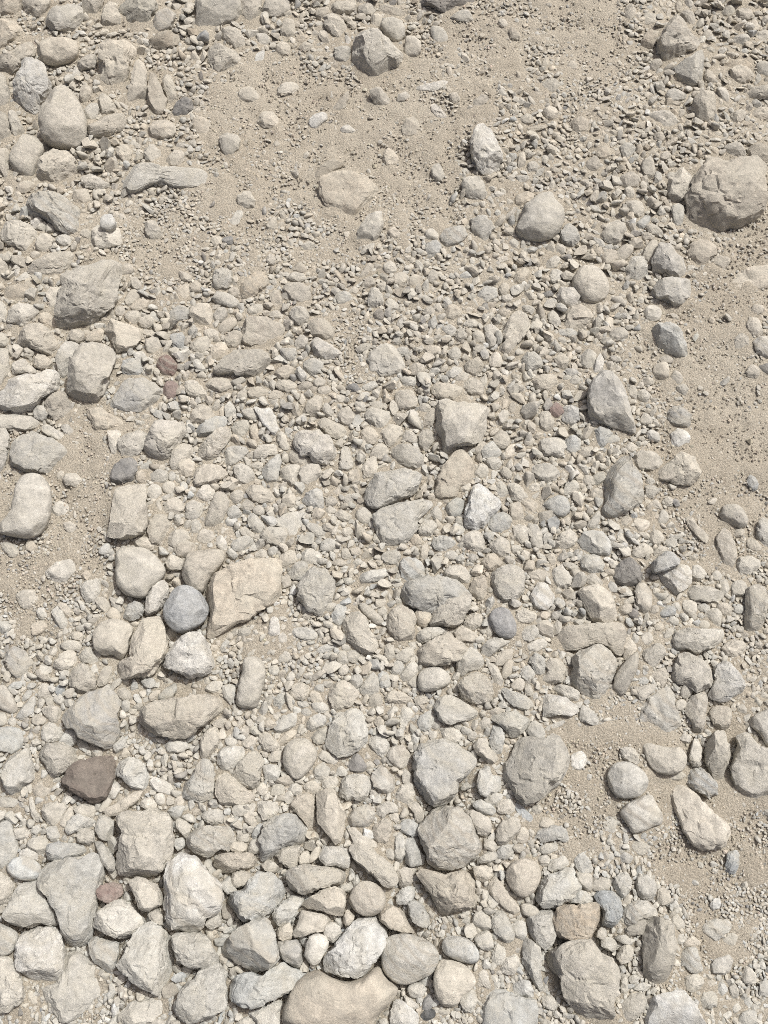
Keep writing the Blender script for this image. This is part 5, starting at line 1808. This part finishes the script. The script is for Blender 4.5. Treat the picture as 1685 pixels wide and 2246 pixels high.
PAL = list('tttttttcccccccccggggslwoo') + list('ttcccgg') * 3 + list('bndv')
for lo, hi, level in ((0, 5.0, 1), (5.0, 7.5, 1), (7.5, 12.5, 2), (12.5, 18, 3), (18, 99, 4)):
    idx = np.nonzero((placed[:, 2] >= lo) & (placed[:, 2] < hi))[0]
    bases = [base_rock(level if lo > 0 else 1, 50 + k + 31 * level, [6, 9, 12, 15][k % 4] if level > 1 else k % 3) for k in range(20)]
    pick = tr.integers(0, len(bases), len(idx))
    for b in range(len(bases)):
        sel = idx[pick == b]
        if not len(sel):
            continue
        x, y, q = placed[sel].T
        n = len(sel)
        p = on_ground(x, y)
        p[:, 2] -= hollow_at(p)
        depth = np.linalg.norm(p - CAM, axis=1) / np.linalg.norm(ray(x, y), axis=1)
        rad = 1.28 * q * depth / FOC
        az = tr.uniform(0, 2 * math.pi, n)
        tilt = tr.normal(0, 0.34, (n, 2))
        ca, sa = np.cos(az), np.sin(az)
        Bv, Bf = bases[b]
        el = tr.uniform(0.9, 1.2, n) + (tr.random(n) < 0.2) * tr.uniform(0.1, 0.6, n)
        vx = Bv[None, :, 0] * el[:, None]
        vy = np.broadcast_to(Bv[None, :, 1], vx.shape)
        vz = Bv[None, :, 2] * (tr.uniform(0.75, 1.2, n) * np.clip(q / 11.0, 0.68, 1))[:, None]
        wx = vx * ca[:, None] - vy * sa[:, None]
        wy = vx * sa[:, None] + vy * ca[:, None]
        wz = vz + wx * tilt[:, :1] + wy * tilt[:, 1:]
        Wd = np.stack([wx, wy, wz], -1) * rad[:, None, None]
        Wd += p[:, None, :]
        Wd[..., 2] += (rad * tr.uniform(0.0, 0.42, n) * np.clip((q - 2.0) / 6.0, 0.05, 1) + layer[sel] * 0.006)[:, None]
        nv = len(Bv)
        faces = (Bf[None] + (np.arange(n) * nv)[:, None, None]).reshape(-1, 3)
        cols = np.zeros((n, 3)); cols2 = np.zeros((n, 3)); pt = np.zeros(n)
        for k in range(n):
            cols[k], cols2[k], pt[k] = stone_colour(PAL[tr.integers(0, len(PAL))], y[k], tr, 1.06)
        GV.append(Wd.reshape(-1, 3)); GF.append(faces + goff); goff += n * nv
        GC.append(np.repeat(cols, nv, 0)); GC2.append(np.repeat(cols2, nv, 0))
        GP.append(np.repeat(pt, nv)); GD.append(np.ones(n * nv)); GT.append(np.repeat(tr.uniform(0.7, 1.5, n), nv)); GR.append(np.full(n * nv, 0.6))
        GS.append(np.full(len(faces), b % 7 == 0, bool))

gravel = bpy.data.objects.new('gravel', make_mesh('gravel', np.concatenate(GV), np.concatenate(GF), M_GRAVEL, True, {
    'col': np.concatenate(GC), 'col2': np.concatenate(GC2), 'patch': np.concatenate(GP), 'rough': np.concatenate(GR), 'dusty': np.concatenate(GD), 'tex': np.concatenate(GT)}))
S.collection.objects.link(gravel)
sm_ = np.concatenate(GS)
gravel.data.polygons.foreach_set('use_smooth', sm_)
gravel['kind'] = 'stuff'
gravel['label'] = 'loose beige and grey gravel packed between the larger stones'

# ------------------------------------------------------------------ grit on the sand: thousands of grains, eight faces each
ng = 60000
x = tr.uniform(-MX, IMG_W + MX, ng); y = tr.uniform(-MY, IMG_H + MY, ng)
q = tr.uniform(1.2, 2.3, ng) + tr.exponential(0.6, ng)
keep = ~occ[((y + MY) / HS).astype(int).clip(0, mh - 1), ((x + MX) / HS).astype(int).clip(0, mw - 1)]
x, y, q = x[keep], y[keep], q[keep]
n = len(x)
p = on_ground(x, y)
p[:, 2] -= hollow_at(p)
rad = q * np.linalg.norm(p - CAM, axis=1) / np.linalg.norm(ray(x, y), axis=1) / FOC
octa = np.array([[1, 0, 0], [0, 1, 0], [-1, 0, 0], [0, -1, 0], [0, 0, 1], [0, 0, -1]], float)
of = np.array([[0, 1, 4], [1, 2, 4], [2, 3, 4], [3, 0, 4], [1, 0, 5], [2, 1, 5], [3, 2, 5], [0, 3, 5]])
V = octa[None] * tr.uniform(0.6, 1.25, (n, 6, 1)) + tr.normal(0, 0.12, (n, 6, 3))
az = tr.uniform(0, 6.283, n); ca, sa = np.cos(az)[:, None], np.sin(az)[:, None]
V = np.stack([V[..., 0] * ca - V[..., 1] * sa, V[..., 0] * sa + V[..., 1] * ca, V[..., 2] * 0.8], -1) * rad[:, None, None] + p[:, None, :]
V[..., 2] += (rad * 0.3)[:, None] + 0.0008
F = (of[None] + (np.arange(n) * 6)[:, None, None]).reshape(-1, 3)
cc = np.array([0.50, 0.45, 0.37])[None] * tr.normal(1.0, 0.14, (n, 1)) * (1 + tr.normal(0, 0.02, (n, 3)))
gc = np.repeat(np.clip(cc, 0.1, 0.7), 6, 0)
grit = bpy.data.objects.new('grit', make_mesh('grit', V.reshape(-1, 3), F, M_GRAVEL, False, {
    'col': gc, 'col2': gc * 0.85, 'patch': np.full(n * 6, 0.5), 'rough': np.full(n * 6, 0.2), 'dusty': np.ones(n * 6), 'tex': np.ones(n * 6)}))
S.collection.objects.link(grit)
grit['kind'] = 'stuff'
grit['label'] = 'fine grit and crumbs strewn over the sand'
print('TRIS things', sum(len(s.obj.data.polygons) for s in stones[:N_THINGS]), 'gravel', len(gravel.data.polygons), 'grit', len(grit.data.polygons), 'ground', 2 * len(ground.data.polygons), 'placed', len(placed))

# ------------------------------------------------------------------ what each stone is called
LANDMARKS = [  # photo position, short name, label
    (407, 1338, 'light grey egg pebble', 'smooth light grey egg-shaped pebble touching the large tan slab'),
    (193, 1708, 'reddish brown stone', 'flat reddish-brown stone, the only dark brown one at lower left'),
    (530, 1310, 'large tan slab', 'large flat tan slab beside the light grey egg-shaped pebble'),
    (410, 1437, 'chalky white lump', 'chalky white rough lump just below the light grey egg-shaped pebble'),
    (1105, 1367, 'round blue-grey pebble', 'smooth round blue-grey pebble among pale rough stones below the centre'),
    (137, 262, 'large cream egg', 'large smooth cream egg-shaped stone standing upright at upper left'),
    (68, 195, 'white and grey stone', 'white stone with a grey patch, above the large cream egg-shaped stone'),
    (825, 130, 'pale knobbly boulder', 'pale knobbly boulder on bare sand at the top, next to two cream pebbles'),
    (765, 425, 'smooth tan boulder', 'smooth tan boulder half sunk in the sand below the upper bare patch'),
    (1065, 335, 'pale potato-shaped stone', 'pale potato-shaped stone standing upright with a shadow on its left'),
    (1185, 478, 'lumpy cream boulder', 'lumpy cream boulder amid fine gravel, right of the upper centre'),
    (1590, 435, 'big speckled boulder', 'big speckled tan boulder at the upper right, largest on that side'),
    (1468, 575, 'grey angular stone', 'grey angular stone, upper of a pair of sharp-edged grey stones'),
    (1475, 640, 'lower grey angular stone', 'pale grey angular stone, lower of a pair of sharp-edged grey stones'),
    (1475, 750, 'grey ridged stone', 'grey ridged angular stone lying alone at the edge of the right sand'),
    (1340, 880, 'pointed grey slab', 'tall pointed purplish grey slab leaning in gravel, right of centre'),
    (1370, 1065, 'grey wedge', 'large grey wedge pointing upward, below the pointed grey slab'),
    (1490, 1030, 'cream lump', 'cream lump right of the large grey wedge, by the sand'),
    (1015, 935, 'big pale block', 'big pale four-sided block near the centre of the gravel'),
    (1000, 1050, 'yellowish slab', 'yellowish tan pointed slab just below the big pale block'),
    (870, 1150, 'pale pointed slab', 'pale slab with a point on its right, left of the pitted stone'),
    (1060, 1115, 'pitted pale stone', 'pale stone pitted with small dark holes, below the yellowish slab'),
    (860, 1070, 'mottled cream stone', 'broad mottled cream stone directly above the pale pointed slab'),
    (285, 1120, 'cream upright block', 'cream upright rectangular block below the dark charcoal stone'),
    (60, 1110, 'big smooth cream boulder', 'big smooth cream boulder half buried at the left edge'),
    (275, 1035, 'dark charcoal stone', 'dark charcoal speckled stone on top of the cream upright block'),
    (190, 640, 'large rough grey boulder', 'large rough grey boulder at the left, biggest in the upper left gravel'),
    (200, 815, 'pale blunt block', 'pale blunt block below the large rough grey boulder'),
    (368, 805, 'pinkish red stone', 'small pinkish red speckled stone right of the pale blunt block'),
    (240, 1955, 'pink stone', 'small pink stone between big pale stones at the lower left'),
    (1268, 2025, 'ochre stone', 'ochre yellow-brown stone resting above the massive grey boulder'),
    (1280, 2160, 'massive grey boulder', 'massive pale grey boulder casting a wide shadow at the bottom right'),
    (1338, 1992, 'blue-grey stone', 'blue-grey stone directly right of the ochre stone'),
    (745, 2185, 'tan bottom boulder', 'broad tan boulder at the bottom edge, under the white oval stone'),
    (780, 2080, 'white oval stone', 'white oval stone leaning on the broad tan boulder at the bottom'),
    (902, 2105, 'round cream boulder', 'round cream boulder right of the white oval stone'),
    (805, 1972, 'tan ball-shaped stone', 'tan ball-shaped stone above the white oval stone'),
    (555, 2075, 'grey cube-like stone', 'grey cube-like stone with a dark left face, at the lower left centre'),
    (975, 1690, 'purplish grey boulder', 'purplish grey boulder with a broken top, below the centre'),
    (1175, 1690, 'rough pale grey boulder', 'rough pale grey boulder beside the lower bare sand, right of the purplish boulder'),
    (422, 1970, 'white patched stone', 'big white stone with a grey patch, in the lower left pile'),
    (155, 1975, 'tapering pale slab', 'large pale slab tapering downward in the lower left pile'),
    (318, 1850, 'furrowed pale block', 'large furrowed pale block at the top of the lower left pile'),
    (146, 1868, 'long blue-grey stone', 'long blue-grey stone above the tapering pale slab'),
    (215, 1575, 'grey triangular stone', 'large smooth grey triangular stone above the reddish-brown stone'),
    (400, 1573, 'leaf-shaped tan stone', 'leaf-shaped tan stone lying across, right of the grey triangular stone'),
    (548, 1497, 'bent oblong stone', 'pale bent oblong stone lying on sand below the large tan slab'),
    (657, 1665, 'banded tan egg', 'banded tan egg-shaped stone left of the purplish boulder'),
    (1478, 1278, 'white block', 'white angular block under a grey capstone, at the right'),
    (1610, 1132, 'pale egg by sand', 'pale smooth egg-shaped pebble beside the right-hand sand'),
    (1590, 1495, 'white bent stone', 'white boomerang-shaped stone at the right'),
    (1378, 1712, 'round cream stone', 'round cream stone on the lower right sand, with a shadow on its left'),
    (1655, 1680, 'broad pale slab', 'broad pale slab cut off by the right edge'),
    (1445, 2080, 'tall tan block', 'tall tan block standing right of the massive grey boulder'),
    (1540, 1795, 'long pale slab', 'long pale slab lying slantwise on the lower right sand'),
    (468, 935, 'blue slate shard', 'blue-grey slate shard left of the centre'),
    (1636, 618, 'pale buried slab', 'pale flat slab half buried in sand at the right edge'),
    (985, 8, 'dark shaded rock', 'dark shaded rock cut off by the top edge'),
    (640, 1055, 'white mottled lump', 'white mottled lump with grey spots, left of the centre'),
    (380, 395, 'long cream slab', 'long cream slab lying across at the upper left, dark along its lower side'),
]
CNAME = {'t': 'tan', 'c': 'cream', 'w': 'whitish', 'g': 'grey', 's': 'purplish grey', 'l': 'light grey', 'b': 'blue-grey', 'u': 'blue-grey',
         'd': 'dark grey', 'k': 'black', 'n': 'brown', 'm': 'reddish brown', 'o': 'warm tan', 'y': 'ochre', 'p': 'pinkish', 'v': 'olive grey'}
things = stones[:N_THINGS]
mids = np.array([s.mid for s in things])
marks = []
for (x, y, short, full) in LANDMARKS:
    d = np.linalg.norm(mids - [x, y], axis=1) - 0.6 * np.sqrt([s.area / math.pi for s in things])
    k = int(np.argmin(d))
    if d[k] > 45 or hasattr(things[k], 'label'):
        print('LANDMARK?', short, d[k], getattr(things[k], 'label', None))
        continue
    things[k].label = full
    marks.append((things[k], short))


def describe(s):
    R = math.sqrt(s.area / math.pi)
    size = 'large' if R > 46 else 'medium' if R > 32 else 'small'
    c = s.poly - s.mid
    ev, evec = np.linalg.eigh(c.T @ c)
    asp = math.sqrt(max(ev[1], 1e-9) / max(ev[0], 1e-9))
    shape = {'r': 'rounded', 'm': 'rough', 'a': 'angular', 'f': 'flat'}[s.s]
    if asp > 1.75:
        ax = evec[:, 1]
        ang = abs(math.degrees(math.atan2(ax[1], ax[0]))) % 180
        shape += ' upright' if 60 < ang < 120 else ' oblong' if (ang < 25 or ang > 155) else ' slanting'
    if 'e' in s.flags:
        shape = 'half-buried ' + shape.split()[0]
    if len((shape + CNAME[s.c]).split()) > 3:
        size = ''
    return (size + ' ' + shape + ' ' + CNAME[s.c] + ' ' + ('pebble' if s.s == 'r' else 'stone')).strip()


def direction(v):
    a = math.degrees(math.atan2(-v[1], v[0])) % 360
    return ['right of', 'above and right of', 'above', 'above and left of', 'left of', 'below and left of', 'below', 'below and right of'][int((a + 22.5) // 45) % 8]


groups = {}
for s in things:
    if hasattr(s, 'label'):
        continue
    lo, hi = s.poly.min(0), s.poly.max(0)
    edge = 'left' if lo[0] < 2 else 'right' if hi[0] > IMG_W - 2 else 'top' if lo[1] < 2 else 'bottom' if hi[1] > IMG_H - 2 else None
    best = min(marks, key=lambda m: np.linalg.norm(m[0].mid - s.mid))
    s.dist = float(np.linalg.norm(best[0].mid - s.mid))
    dr = direction(s.mid - best[0].mid)
    if edge:
        dr = 'at the %s edge ' % edge + dr.split(' and ')[0].replace('left of', 'beside').replace('right of', 'beside')
    text = describe(s) + ' ' + dr + ' the ' + best[1]
    if len(text.split()) > 13:
        text = text.replace('large ', '', 1).replace('medium ', '', 1).replace('small ', '', 1) if text.split()[0] in ('large', 'medium', 'small') else text
    groups.setdefault(text, []).append(s)
for text, members in groups.items():
    members.sort(key=lambda s: s.dist)
    for k, s in enumerate(members):
        n_ = len(members)
        tail = '' if n_ == 1 else (', the nearer one', ', the farther one')[k] if n_ == 2 else (', the nearest one', ', the middle one', ', the farthest one')[k] if n_ == 3 else ', number %d outward' % (k + 1)
        s.label = text + tail
for s in things:
    s.obj['label'] = s.label
    s.obj['category'] = 'pebble' if s.s == 'r' else 'stone'
    s.obj['group'] = 'loose stones on the dusty ground'
